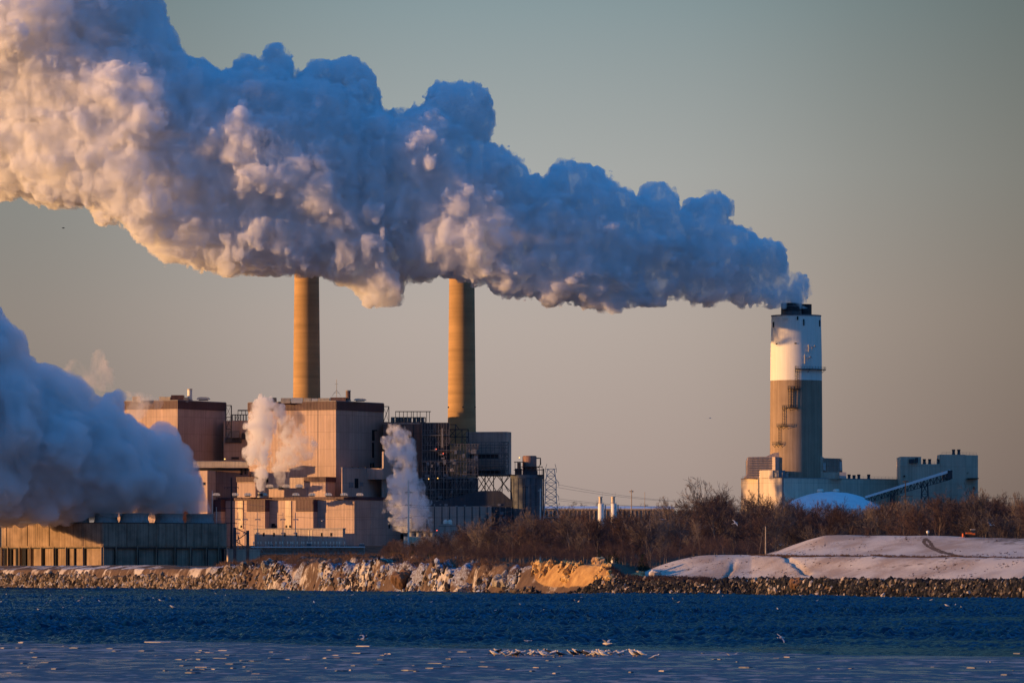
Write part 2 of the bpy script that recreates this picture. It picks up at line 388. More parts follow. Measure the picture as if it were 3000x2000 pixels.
PLUME = [(-420,-700),(-200,-500),(100,-260),(400,-140),(468,0),(505,103),(537,166),(603,178),(640,204),(689,200),(695,172),(735,158),(772,178),(775,143),(804,127),(850,160),(864,200),(863,228),(866,211),
 (912,181),(968,181),(1024,169),(1070,196),(1091,232),(1111,303),(1124,336),(1147,323),(1177,331),(1239,308),(1251,272),(1269,244),(1336,237),(1402,247),(1433,298),(1448,369),(1425,415),(1484,443),
 (1535,482),(1550,515),(1596,530),(1603,507),(1634,473),(1661,463),(1710,484),(1772,484),(1783,511),(1804,530),(1806,553),(1835,565),(1867,572),(1871,557),(1913,540),(1955,538),(1984,572),(1982,610),
 (2007,624),(2009,595),(2066,572),(2089,553),(2128,572),(2149,614),(2137,637),(2151,668),(2189,666),(2242,699),(2285,714),(2294,752),(2317,790),(2350,798),(2365,821),(2373,859),(2379,893),
 (2290,897),(2258,899),(2250,882),(2189,894),(2139,880),(2093,892),(2028,884),(1982,878),(1959,871),(1944,886),(1902,884),(1844,890),(1814,911),(1795,897),(1774,920),(1745,905),(1700,888),(1665,882),(1645,897),
 (1603,897),(1565,874),(1527,876),(1438,854),(1417,823),(1387,834),(1336,803),(1269,798),(1208,823),(1180,815),(1175,870),(1130,893),(1080,892),(1050,860),(1010,835),(938,808),(861,801),(800,798),(746,795),(654,806),(591,784),(517,766),(459,746),(402,695),
 (356,643),(281,662),(253,597),(155,600),(63,567),(11,588),(-60,540),(-200,470),(-420,330)]
# ---------------------------------------------------------------- materials of the land
A = 30.0                                    # the plant's walls stand turned by this angle
M = {}
M['snow'] = surf('snow_with_grass', (.72, .73, .76), .9, .10, .05, c2=(.30, .24, .19), mixs=.09, bump=.25, bscale=.6, stretch=(1, .35, 1))
M['rock'] = surf('riprap_rock', (.46, .40, .33), .95, .45, .35, c2=(.20, .18, .17), mixs=.7, bump=.1, bscale=2)
M['darkrock'] = surf('dark_rock', (.13, .12, .12), .95, .5, .4, c2=(.35, .30, .26), mixs=.55, bump=.1, bscale=2)
M['sand'] = surf('sandy_cliff', (.62, .42, .20), .95, .25, .5, c2=(.36, .22, .12), mixs=.35, bump=.3, bscale=1.2)
M['brush'] = surf('dry_brush', (.16, .09, .055), .95, .4, .6)
M['twig'] = surf('bare_twigs', (.058, .043, .046), .95, .35, .12)
M['twig_red'] = surf('reddish_twigs', (.080, .050, .048), .95, .3, .12)
M['twig_pale'] = surf('pale_twigs', (.16, .125, .105), .95, .3, .12)
M['bark'] = surf('grey_bark', (.17, .13, .11), .95, .3, .8)
M['conifer'] = surf('conifer_needles', (.035, .05, .03), .9, .4, .6)

def ip(px, t): return np.interp(px, [a for a, b in t], [b for a, b in t])
WATERLINE = [(-900, 1720), (0, 1722), (750, 1728), (1500, 1737), (2200, 1742), (3000, 1755), (3900, 1768)]
def shore(px): return 6*F/(ip(px, WATERLINE)-HZ)
BANK = [(-900, 8.8), (0, 8.8), (560, 8.9), (720, 9.6), (900, 10.6), (1000, 9.4), (1130, 10.2), (1280, 9.0), (1400, 10.0), (1520, 8.2), (1580, 9.8), (1770, 9.4), (1830, 5.2), (2000, 4.6), (3900, 4.4)]
def ss(a, b, x): t = np.clip((x-a)/(b-a), 0, 1); return t*t*(3-2*t)
rngT = np.random.default_rng(11)
class Noise2:
    def __init__(s, seed, n=257): s.g = np.random.default_rng(seed).random((n, n)); s.n = n
    def __call__(s, x, y):
        x = np.asarray(x, float); y = np.asarray(y, float); i = np.floor(x).astype(int); j = np.floor(y).astype(int); u = x-i; v = y-j
        u = u*u*(3-2*u); v = v*v*(3-2*v); g = s.g; m = s.n
        return ((g[i % m, j % m]*(1-u)+g[(i+1) % m, j % m]*u)*(1-v)+(g[i % m, (j+1) % m]*(1-u)+g[(i+1) % m, (j+1) % m]*u)*v)*2-1
nz2 = Noise2(5); nz3 = Noise2(9)
def fbm(x, y, s, o=4, nz=nz2):
    t = 0; a = 1
    for k in range(o): t = t+a*nz(x/s+17*k, y/s+31*k); s = s/2.1; a *= .5
    return t
def H(x, y):
    """height of the land above the water"""
    x = np.asarray(x, float); y = np.asarray(y, float)
    px = 1500+F*x/np.maximum(y, 1); s = shore(px); q = y-s
    zb = ip(px, BANK); mid = ss(560, 760, px)*(1-ss(1500, 1600, px)); rugged = mid*1.6+.25
    q = q+fbm(x, y*.3, 14, 3)*rugged*6
    bank = -1.5+(zb+1.5)*ss(-8, 12, q)
    z = bank+fbm(x, y, 7, 4)*rugged*ss(-2, 12, q)*(1-.85*ss(40, 160, q))
    pl = ss(60, 380, q); z = z*(1-pl)+pl*(10.6+fbm(x, y, 60, 3)*.4)
    z = z+(1-ss(480, 620, px))*ss(8, 60, q)*(1-ss(60, 380, q))*1.7
    off = 62*(1-ss(620, 720, px)); z = z+ss(2862, 2935, y-off)*10.6
    z = z+ss(3250, 3900, y)*(17+fbm(x, y, 300, 3)*3)
    # brown humps in front of the substation
    z = z+(2.2+1.3*fbm(x, y, 16, 3))*ss(700, 800, px)*(1-ss(1250, 1400, px))*ss(20, 60, q)*(1-ss(180, 420, q))
    # the snow-covered mound on the right, in two tiers
    t1 = 6+ip(px, [(1900, 62), (3000, 53)])*(s+130)/F; t2 = 6+ip(px, [(2243, 118), (2700, 116), (3000, 108)])*(s+280)/F
    f1 = np.clip((px-1868)/230, 0, 1)**.8; f1 = f1*(2-f1)*.5+.5*ss(0, 1, f1)
    m1 = ss(40, 125, q)*f1*(1-ss(520, 700, q)); f2 = ss(2200, 2430, px)*.55+.45*np.clip((px-2215)/200, 0, 1)
    m2 = (np.clip((q-145)/130, 0, 1)*.6+.4*ss(145, 275, q))*f2*(1-ss(520, 700, q))
    low = ss(1800, 1900, px)
    z = z*(1-low*ss(14, 60, q)*(1-ss(520, 700, q)))+low*ss(14, 60, q)*(1-ss(520, 700, q))*(4.4+1.8*ss(14, 45, q))
    z = z+m1*(t1-6.2)+m2*(t2-t1)+fbm(x, y, 22, 4)*.22*m1
    # tyre ruts and a shallow ditch across the mound
    rut = np.abs(q-119-(px-2500)*.006+fbm(x, y, 40, 2)*1.5); z = z-.5*np.exp(-(rut/2.2)**2)*m1
    d1 = np.abs(px-(2390-(q-30)*1.15)+fbm(x, y, 12, 2)*8); z = z-.9*np.exp(-(d1/10)**2)*ss(25, 40, q)*(1-ss(105, 125, q))*(m1 > .02)
    d2 = np.abs(px-(2120-(q-30)*-.6)+fbm(x, y, 12, 2)*5); z = z-.5*np.exp(-(d2/7)**2)*ss(25, 40, q)*(1-ss(80, 105, q))
    return np.where(q < -14, -1.5, z)
def Hs(x, y): return float(H(x, y))
def ground_mesh():
    pxs = np.concatenate([np.arange(-2600, -300, 60), np.arange(-300, 3300, 5.0), np.arange(3300, 5600, 60)])
    qs = np.concatenate([np.arange(-30, 30, 1.5), np.arange(30, 320, 4.0), np.arange(320, 720, 16)])
    P, Q = np.meshgrid(pxs, qs, indexing='ij'); s = shore(P); Y = s+Q
    yb = s[:, :1]+720
    tail = np.array([3, 40, 75])/1.0
    ends = np.array([2780, 2820, 2860, 2875, 2890, 2905, 2920, 2940, 3000, 3100, 3250, 3400, 3600, 3800, 4000, 5000, 8000, 15000, 42000.])
    Y2 = np.maximum(np.broadcast_to(ends, (len(pxs), len(ends))), yb+5+np.arange(len(ends))*6)
    Y = np.concatenate([Y, Y2], 1); Pf = np.broadcast_to(pxs[:, None], Y.shape)
    X = (Pf-1500)/F*Y; Z = H(X, Y)
    n, m = Y.shape; co = np.stack([X, Y, Z], -1).reshape(-1, 3)
    i = np.arange(n-1)[:, None]*m+np.arange(m-1)[None]; q = np.stack([i, i+m, i+m+1, i+1], -1).reshape(-1, 4)
    return co, q
# the land's colours: snow, brown grass, sand, rubble, chosen by place on the map
def ground_mat():
    m, nt, out = new_mat('ground'); L = nt.links.new
    b = N(nt, 'ShaderNodeBsdfPrincipled'); b.inputs['Roughness'].default_value = .92; b.inputs['Specular IOR Level'].default_value = .15
    at_ = N(nt, 'ShaderNodeAttribute', attribute_name='cover'); sp = N(nt, 'ShaderNodeSeparateColor'); L(at_.outputs['Color'], sp.inputs[0])
    g = N(nt, 'ShaderNodeNewGeometry')
    def noise(s, d=8, st=(1, 1, 1), r=.62):
        mp = N(nt, 'ShaderNodeMapping'); mp.inputs['Scale'].default_value = st; L(g.outputs['Position'], mp.inputs[0])
        n = N(nt, 'ShaderNodeTexNoise'); n.inputs['Scale'].default_value = s; n.inputs['Detail'].default_value = d; n.inputs['Roughness'].default_value = r; L(mp.outputs[0], n.inputs['Vector']); return n.outputs[0]
    def mrange(v, a, c, lo=0, hi=1): n = N(nt, 'ShaderNodeMapRange'); n.inputs[1].default_value = a; n.inputs[2].default_value = c; n.inputs[3].default_value = lo; n.inputs[4].default_value = hi; L(v, n.inputs[0]); return n.outputs[0]
    def mix(f, a, c):
        n = N(nt, 'ShaderNodeMix', data_type='RGBA')
        if isinstance(f, float): n.inputs[0].default_value = f
        else: L(f, n.inputs[0])
        for k, v in ((6, a), (7, c)):
            if isinstance(v, tuple): n.inputs[k].default_value = (*v, 1)
            else: L(v, n.inputs[k])
        return n.outputs[2]
    def mul(a, c, op='MULTIPLY'): n = N(nt, 'ShaderNodeMath', operation=op); L(a, n.inputs[0]); L(c, n.inputs[1]) if not isinstance(c, float) else setattr(n.inputs[1], 'default_value', c); n.use_clamp = True; return n.outputs[0]
    n1 = noise(.25); n2 = noise(.05, 10, (1, .3, 1)); n3 = noise(1.2)
    snow = mix(mrange(n2, .45, .6), (.57, .51, .44), (.38, .30, .24))
    brown = mix(mrange(n1, .35, .65), (.085, .055, .04), (.16, .105, .07))
    thin = mix(mrange(n3, .42, .62), (.13, .095, .085), (.38, .43, .53))  # ice-crusted patches, blued further so the colour carries the bluffs' shade
    sand = mix(mrange(n1, .35, .65), (.60, .36, .13), (.34, .18, .07))
    c = mix(mrange(mul(sp.outputs[0], mrange(n1, .2, .8, -.35, .35), 'ADD'), .4, .6), brown, snow)
    c = mix(mrange(mul(sp.outputs[1], mrange(n1, .2, .8, -.3, .3), 'ADD'), .4, .6), c, sand)
    c = mix(mrange(mul(sp.outputs[2], mrange(n3, .2, .8, -.3, .3), 'ADD'), .4, .7), c, thin)
    L(c, b.inputs['Base Color'])
    bp = N(nt, 'ShaderNodeBump'); bp.inputs['Distance'].default_value = .5; L(n3, bp.inputs['Height']); L(bp.outputs[0], b.inputs['Normal'])
    L(b.outputs[0], out.inputs[0]); return m
def build_ground():
    co, q = ground_mesh(); me = np_mesh('ground', co, q)
    x, y, z = co.T; px = 1500+F*x/y; s = shore(px); qq = y-s
    left = 1-ss(540, 680, px); right = ss(1830, 1960, px)
    snow = left*(qq > 4)*(.45+.35*fbm(x, y*.5, 5, 4))*(1-ss(180, 260, qq)) + right*.93*(qq > 8)*(1-ss(560, 640, qq))
    snow = snow+(1-left)*(1-right)*(.36+.3*fbm(x, y, 18, 3))*(1-ss(60, 160, qq))
    snow = np.where((y > 2850), .15, snow)
    # bare lines on the mound: the rut, the ditches, the loop of a track
    rut = np.exp(-((qq-119-(px-2500)*.006+fbm(x, y, 40, 2)*1.5)/3.6)**2)*ss(2180, 2330, px)
    lp = [(2990, 140), (2900, 141), (2820, 150), (2760, 172), (2722, 205), (2706, 232), (2712, 250), (2722, 240), (2735, 205), (2765, 178), (2830, 152)]
    trk = np.zeros_like(x)
    for (a, b2), (c, d) in zip(lp[:-1], lp[1:]):
        ex, ey = c-a, (d-b2); t = np.clip(((px-a)*ex+(qq-b2)*ey*1.0)/(ex*ex+ey*ey), 0, 1); dist = np.hypot((px-a-t*ex)*.6, (qq-b2-t*ey)*1.0); trk = np.maximum(trk, np.exp(-(dist/3.0)**2))
    lin = np.exp(-((qq-(118-(3000-px)*.10)+fbm(x, y, 20, 2)*2)/2.2)**2)*(px > 2480)
    snow = snow-right*(rut*1.0+trk*1.3+lin*.5+.42*ss(.0, .8, fbm(x, y*.3, 30, 4)))
    sand = ss(1555, 1580, px)*(1-ss(1770, 1800, px))*ss(-3, 2, qq)*(1-ss(14, 26, qq))
    sand = np.maximum(sand, .75*ss(1000, 1020, px)*0)
    thin = .9*(1-left)*(1-right)*ss(2, 8, qq)*(1-ss(20, 40, qq))*ss(-.2, .3, fbm(x, y, 25, 2))
    thin = np.maximum(thin, left*(qq < 6)*.8)*(1-sand)
    colr = np.stack([np.clip(snow, 0, 1), np.clip(sand, 0, 1), np.clip(thin, 0, 1), np.ones_like(x)], 1).astype(np.float32)
    ca = me.attributes.new('cover', 'FLOAT_COLOR', 'POINT'); ca.data.foreach_set('color', colr.ravel())
    me.materials.append(ground_mat())
    o = bpy.data.objects.new('ground', me); col.objects.link(o); tag(o, 'snow-dusted and brown land behind the shore with a white mound', 'ground', kind='structure')
build_ground()

# ---------------------------------------------------------------- water: real waves, then thin ice nearer the camera
def water_mat(name, base, rough, bumps):
    m, nt, out = new_mat(name); L = nt.links.new
    b = N(nt, 'ShaderNodeBsdfGlossy'); b.inputs['Roughness'].default_value = rough; b.inputs['Color'].default_value = (.13, .31, .45, 1)
    df = N(nt, 'ShaderNodeBsdfDiffuse'); df.inputs['Color'].default_value = (*base, 1); fr = N(nt, 'ShaderNodeFresnel'); fr.inputs['IOR'].default_value = 1.33; mxs = N(nt, 'ShaderNodeMixShader')
    g = N(nt, 'ShaderNodeNewGeometry'); prev = None
    for s, dist, st in bumps:
        mp = N(nt, 'ShaderNodeMapping'); mp.inputs['Scale'].default_value = st; L(g.outputs['Position'], mp.inputs[0])
        n = N(nt, 'ShaderNodeTexNoise'); n.inputs['Scale'].default_value = s; n.inputs['Detail'].default_value = 4; L(mp.outputs[0], n.inputs['Vector'])
        bp = N(nt, 'ShaderNodeBump'); bp.inputs['Distance'].default_value = dist; L(n.outputs[0], bp.inputs['Height'])
        if prev: L(prev.outputs[0], bp.inputs['Normal'])
        prev = bp
    if prev: L(prev.outputs[0], b.inputs['Normal']); L(prev.outputs[0], fr.inputs['Normal'])
    L(fr.outputs[0], mxs.inputs[0]); L(df.outputs[0], mxs.inputs[1]); L(b.outputs[0], mxs.inputs[2]); L(mxs.outputs[0], out.inputs[0]); return m
ICE_EDGE = 458.0
def ice_edge(x): return ICE_EDGE-4+22*fbm(x, x*0+3.3, 26, 3)-x*1.12
def build_water():
    # rows get wider apart with distance; columns fan out from the camera
    Y = [395.0]
    while Y[-1] < 2850: Y.append(Y[-1]+max(.8, Y[-1]*.00125))
    Y = np.array(Y); u = np.linspace(-1700/F, 1700/F, 1150)
    U, YY = np.meshgrid(u, Y, indexing='ij'); X = U*YY
    def nz(sx, sy, k): return nz3(X/sx+13.7*k, YY/sy+5.1*k)
    calm = ss(-.1, .5, fbm(X, YY, 190, 3))*.6
    rough_ = .4+.6*ss(430, 700, YY)
    z = 1.3*(.50*(1-np.abs(nz(1.5, 2.4, 1)))**2+.30*nz(.7, 1.3, 2)+.26*nz(4.2, 5.5, 3)+.14*nz(.5, .9, 4))*(.75+.5*fbm(X, YY, 60, 3))*rough_*(1-.3*calm)*(.08+.92*ss(0, 60, YY-ice_edge(X)))-.22
    yy = YY+X*1.15; band = np.exp(-((yy-585+8*fbm(X, YY, 30, 2))/16)**2)+.8*np.exp(-((yy-508+6*fbm(X, YY, 20, 2))/12)**2); z = (z+.22)*(1-.8*np.clip(band, 0, 1))-.22
    n, m = X.shape; co = np.stack([X, YY, z], -1).reshape(-1, 3)
    i = np.arange(n-1)[:, None]*m+np.arange(m-1)[None]; q = np.stack([i, i+m, i+m+1, i+1], -1).reshape(-1, 4)
    me = np_mesh('water', co, q); me.materials.append(water_mat('choppy_water', (.001, .014, .030), .07, [(1.6, .16, (1, .7, 1))]))
    o = bpy.data.objects.new('water', me); col.objects.link(o); tag(o, 'dark blue choppy river water', 'water', kind='structure')
    s = MB(); s.prism([(-2500, -300), (2500, -300), (2500, 3400), (-2500, 3400)], -1.2, -.75)
    o = s.build('water_beyond', water_mat('deep_water', (.002, .012, .03), .2, [(1.5, .2, (1, .5, 1))])); tag(o, 'open river beneath and beside the waves', 'water', kind='structure')
    # ice sheet with its ragged far edge
    xs = np.linspace(-90, 90, 361); ys = np.linspace(0, 1, 60)
    XX, T = np.meshgrid(xs, ys, indexing='ij'); YE = ice_edge(XX); Y3 = 60+(YE-60)*T**.6; Zi = .16+.02*fbm(XX, Y3, 5, 3)+0*XX
    n, m = XX.shape; co = np.stack([XX, Y3, Zi], -1).reshape(-1, 3)
    i = np.arange(n-1)[:, None]*m+np.arange(m-1)[None]; q = np.stack([i, i+m, i+m+1, i+1], -1).reshape(-1, 4)
    me = np_mesh('ice', co, q)
    mt = ice_mat(); me.materials.append(mt)
    o = bpy.data.objects.new('ice_sheet', me); col.objects.link(o); tag(o, 'thin blue-violet ice sheet with open dark leads', 'ice', kind='structure')
def ice_mat():
    m, nt, out = new_mat('thin_ice'); L = nt.links.new
    b = N(nt, 'ShaderNodeBsdfPrincipled'); b.inputs['IOR'].default_value = 1.31
    g = N(nt, 'ShaderNodeNewGeometry')
    def noise(s, st, d=6):
        mp = N(nt, 'ShaderNodeMapping'); mp.inputs['Scale'].default_value = st; L(g.outputs['Position'], mp.inputs[0])
        n = N(nt, 'ShaderNodeTexNoise'); n.inputs['Scale'].default_value = s; n.inputs['Detail'].default_value = d; n.inputs['Roughness'].default_value = .65; L(mp.outputs[0], n.inputs['Vector']); return n.outputs[0]
    fine = noise(.42, (1, .26, 1), 10); big = noise(.05, (.6, .6, 1), 4)
    m1 = N(nt, 'ShaderNodeMath', operation='MULTIPLY_ADD'); m1.inputs[1].default_value = .8; L(big, m1.inputs[0]); L(fine, m1.inputs[2]); m2 = N(nt, 'ShaderNodeMath', operation='SUBTRACT'); m2.inputs[1].default_value = .4; L(m1.outputs[0], m2.inputs[0])
    a = ramp(nt, [(.42, (.002, .028, .055)), (.48, (.012, .06, .105)), (.525, (.03, .085, .13)), (.56, (.085, .115, .145)), (.61, (.34, .29, .27))])
    L(m2.outputs[0], a.inputs[0]); L(a.outputs[0], b.inputs['Base Color'])
    r = N(nt, 'ShaderNodeMapRange'); r.inputs[1].default_value = .4; r.inputs[2].default_value = .55; r.inputs[3].default_value = .25; r.inputs[4].default_value = .7; L(m2.outputs[0], r.inputs[0]); L(r.outputs[0], b.inputs['Roughness'])
    bp = N(nt, 'ShaderNodeBump'); bp.inputs['Distance'].default_value = .12; L(noise(.8, (1, .35, 1)), bp.inputs['Height']); L(bp.outputs[0], b.inputs['Normal'])
    L(b.outputs[0], out.inputs[0]); return m
build_water()
# ---------------------------------------------------------------- the power station
M['wall'] = siding('cream_ribbed_siding', (.50, .35, .285), A)
M['wall2'] = siding('grey_ribbed_siding', (.47, .36, .30), A)
M['pale'] = siding('pale_ribbed_siding', (.74, .60, .42), A)
M['brownwall'] = siding('dark_brown_siding', (.085, .042, .05), A)
M['redwall'] = siding('brown_red_siding', (.26, .15, .12), A)
M['fgd'] = siding('buff_siding', (.68, .55, .42), 52, seams=True)
M['fgdgrey'] = siding('pale_grey_siding', (.56, .44, .33), 52)
M['steel'] = surf('dark_steelwork', (.045, .05, .06), .6, .4, .8)
M['steelgrey'] = surf('grey_steelwork', (.20, .20, .21), .6, .3, .8)
M['cladding'] = siding('dark_cladding', (.055, .055, .065), A)
M['roof'] = surf('roof_gravel_snow', (.30, .28, .28), .95, .2, .4)
M['concrete'] = surf('stack_concrete', (.47, .295, .14), .9, .10, .08, ring=.17)
M['concrete2'] = surf('wet_stack_concrete', (.345, .25, .175), .9, .12, .12, streak=.25)
M['white'] = surf('white_paint', (.85, .80, .70), .6, .04, .1, streak=.09)
M['black'] = surf('black_flue', (.022, .025, .032), .5, .3, .3, ring=.3)
M['vent'] = surf('bright_ventilator', (.80, .74, .62), .4, .05, .5)
M['hole'] = surf('dark_opening', (.012, .012, .016), .9, .1, 1)
M['tower'] = surf('cooling_tower_boards', (.31, .22, .155), .9, .35, .12, streak=.38)
M['towerdark'] = surf('cooling_tower_post', (.06, .055, .05), .9, .3, .4)
M['fan'] = surf('fan_stack_shell', (.34, .34, .32), .8, .12, .3, streak=.2)
M['snowroof'] = surf('snowy_roof', (.84, .81, .80), .9, .08, .3)
M['silo'] = surf('silo_shell', (.12, .13, .14), .8, .2, .2, streak=.2)
M['steelmid'] = surf('weathered_steelwork', (.17, .155, .15), .6, .4, .8)
M['wood'] = surf('weathered_pole', (.42, .34, .25), .9, .25, .8)
M['darkwood'] = surf('dark_pole', (.05, .04, .04), .9, .25, .8)
M['galv'] = surf('galvanised_steel', (.42, .38, .34), .5, .15, 1)
M['red'] = lamp_mat('red_lamp', (1, .12, .06), 2.2); M['amber'] = lamp_mat('amber_lamp', (1, .55, .15), 2.6)

def railing(mb, pts, h=1.1, step=2.2, r=.05):
    for a, b in zip(pts[:-1], pts[1:]):
        a, b = Vector(a), Vector(b); n = max(1, int((b-a).length/step))
        for i in range(n+1):
            p = a.lerp(b, i/n); mb.tube([p, p+Vector((0, 0, h))], r, 4)
        for z in (h*.5, h): mb.tube([a+Vector((0, 0, z)), b+Vector((0, 0, z))], r, 4)
def lattice(mb, p0, p1, h, n, r=.14, ch=.2):
    """flat truss between two points, h tall, n bays"""
    p0, p1 = Vector(p0), Vector(p1); up = Vector((0, 0, h))
    mb.tube([p0, p1], ch, 4); mb.tube([p0+up, p1+up], ch, 4)
    for i in range(n+1):
        q = p0.lerp(p1, i/n); mb.tube([q, q+up], r, 4)
        if i < n:
            q2 = p0.lerp(p1, (i+1)/n)
            mb.tube([q, q2+up] if i % 2 else [q+up, q2], r, 4)
def frame3(mb, P, z0, z1, nx, nz, r=.22, brace=.3, rng=None):
    """steel frame on the line of plan points P (list of (x, y)), nz storeys"""
    rng = rng or random.Random(1)
    for (a, b) in zip(P[:-1], P[1:]):
        a = Vector((*a, 0)); b = Vector((*b, 0))
        for i in range(nx+1):
            q = a.lerp(b, i/nx); mb.tube([(q.x, q.y, z0), (q.x, q.y, z1)], r, 4)
        for k in range(nz+1):
            z = z0+(z1-z0)*k/nz; mb.tube([(a.x, a.y, z), (b.x, b.y, z)], r*.8, 4)
            if k < nz:
                for i in range(nx):
                    if rng.random() < brace:
                        q = a.lerp(b, i/nx); q2 = a.lerp(b, (i+1)/nx); zz = z0+(z1-z0)*(k+1)/nz
                        mb.tube([(q.x, q.y, z), (q2.x, q2.y, zz)], r*.6, 4)
                        if rng.random() < .5: mb.tube([(q2.x, q2.y, z), (q.x, q.y, zz)], r*.6, 4)
def vents(px_list, py0, py1, D, label, group, w=20, name='roof_ventilator', wy=None):
    proto = None
    for k, px in enumerate(px_list):
        x = gx(px, D); z0 = gz(py1, D); z1 = gz(py0, D); wm = w*D/F
        if proto is None:
            r = empty(name, (x, D, z0), label, 'ventilator', group)
            h = z1-z0; b = MB(); b.box(x-wm*.36, x+wm*.36, D-1.2, D+1.2, z0-.02, z0+h*.45); b.build('curb', M['steelgrey'], r)
            b = MB(); n = 8
            prof = [(-.5, .30), (-.5, .62), (-.38, .9), (-.2, 1.0), (.2, 1.0), (.38, .9), (.5, .62), (.5, .30)]
            vs = [(x+u*wm, D-1.9, z0+v*h) for u, v in prof]+[(x+u*wm, D+1.9, z0+v*h) for u, v in prof]
            b.add(vs, [tuple(range(8)), tuple(range(15, 7, -1))]+[(i, 8+i, 8+(i+1) % 8, (i+1) % 8) for i in range(8)])
            for q in (-.17, .17): b.box(x+q*wm-.06, x+q*wm+.06, D-1.96, D+1.96, z0+h*.3, z0+h*1.03)
            b.build('hood', M['vent'], r); proto = r
        else: copy_thing(proto, (x, D, z0))

def boiler(name, xc, xl, xr, ytop, yband, ybase, D, label):
    B = Block(xc, xl, xr, ytop, ybase, D, A); r = B.root(name, label, 'boiler house')
    zb = gz(yband, D)
    w_ = MB(); B.body(w_, z1=zb+.5); w_.build('wall', M['wall'], r)
    w_ = MB(); B.body(w_, z0=zb, z1=B.z1, g=.35)
    w_.build('parapet_band', M['brownwall'], r)
    w_ = MB(); B.body(w_, z0=B.z1+.003, z1=B.z1+.35, g=.1); w_.build('roof', M['roof'], r)
    return B, r
BA, rA = boiler('boiler_house', 520, 336, 661, 1173, 1197, 1600, 3035, 'boiler house behind the big ground-level steam bank, with a white flue on its roof')
BB, rB = boiler('boiler_house', 984, 728, 1123, 1175, 1200, 1600, 3000, 'tall cream boiler house with glowing left wall behind two thin steam jets')
def roofbox(B, r, xa, xb, ya, yb, l0, l1, mat, name='roof_unit', rr=None):
    b = MB(); D = B.D+6; b.box(gx(xa, D), gx(xb, D), D+l0, D+l1, gz(yb, D)-1.2, gz(ya, D)); return b.build(name, mat, r)
# things standing on the two roofs
for i, (xa, xb, ya, yb, mt) in enumerate([(501, 538, 1157, 1171, 'brownwall'), (466, 499, 1162, 1171, 'pale'), (388, 411, 1161, 1171, 'pale'), (538, 551, 1164, 1171, 'steelgrey')]):
    roofbox(BA, rA, xa, xb, ya, yb, 0, 8, M[mt], 'penthouse')
for (xa, xb, ya, yb, mt) in [(967, 1012, 1163, 1173, 'redwall'), (822, 850, 1165, 1173, 'pale'), (852, 886, 1164, 1173, 'vent'), (889, 910, 1165, 1173, 'pale'), (912, 930, 1166, 1173, 'vent'), (932, 965, 1165, 1173, 'pale'), (796, 808, 1164, 1173, 'hole')]:
    roofbox(BB, rB, xa, xb, ya, yb, 4, 11, M[mt], 'penthouse')
def flue(px, wpx, ya, yb, D, mat, label, name='roof_flue'):
    x = gx(px, D); rr = wpx/2*D/F; r = empty(name, (x, D, gz(yb, D)), label, 'flue')
    b = MB(); b.lathe((x, D), [(rr, gz(yb, D)), (rr, gz(ya, D)), (rr*.85, gz(ya, D)), (rr*.85, gz(ya, D)-.6)], 20, True); b.build('pipe', mat, r, True)
    b = MB(); b.lathe((x, D), [(rr*1.22, gz(yb, D)-.1), (rr*1.22, gz(yb, D)+.5)], 20); b.lathe((x, D), [(rr*1.08, gz(ya, D)-.5), (rr*1.08, gz(ya, D)+.04)], 20); b.build('collar', M['galv'], r)
flue(556, 14, 1139, 1172, 3050, M['white'], 'white vertical flue on the roof of the boiler house behind the steam bank')
flue(1020, 14, 1143, 1174, 3015, M['redwall'], 'rusty brown flue on the roof of the tall glowing boiler house')
vents([596], 1163, 1173, 3048, 'oval white ventilator beside the white roof flue', None, 38)
vents([1055], 1167, 1175, 3016, 'oval white ventilator to the right of the rusty roof flue', None, 36)
# aerial on the second roof
D = 3012; r = empty('radio_mast', (gx(986, D), D, gz(1163, D)), 'thin guyed aerial mast on the boiler house roof', 'mast'); b = MB(); x = gx(986, D)
b.tube([(x, D, gz(1164, D)), (x, D, gz(1111, D))], .14, 5); b.build('pole', M['galv'], r)
b = MB()
for k in (-1, 1): b.tube([(x, D, gz(1142, D)), (x+k*2.4, D, gz(1160, D))], .09, 4); b.tube([(x-1.6, D, gz(1150, D)), (x+1.6, D, gz(1150, D))], .08, 4)
b.tube([(x-.9, D, gz(1125, D)), (x+.9, D, gz(1125, D))], .08, 4); b.build('stay', M['steel'], r)
# marks on the right wall of the second boiler house: a dark stair slot and ducts
b = MB(); BB.right.box(b, 1090, 1095, 1259, 1290, .5); BB.right.box(b, 1095, 1103, 1259, 1262, .5); BB.right.box(b, 1090, 1094, 1296, 1340, .4); BB.right.box(b, 1084, 1087, 1356, 1369, .4); BB.right.box(b, 1091, 1094, 1355, 1369, .4)
b.build('stair_slot', M['hole'], rB)
b = MB(); BB.left.box(b, 930, 931.5, 1200, 1396, .12); BB.right.box(b, 1050, 1051, 1200, 1370, .1); b.build('seam', M['wall2'], rB)

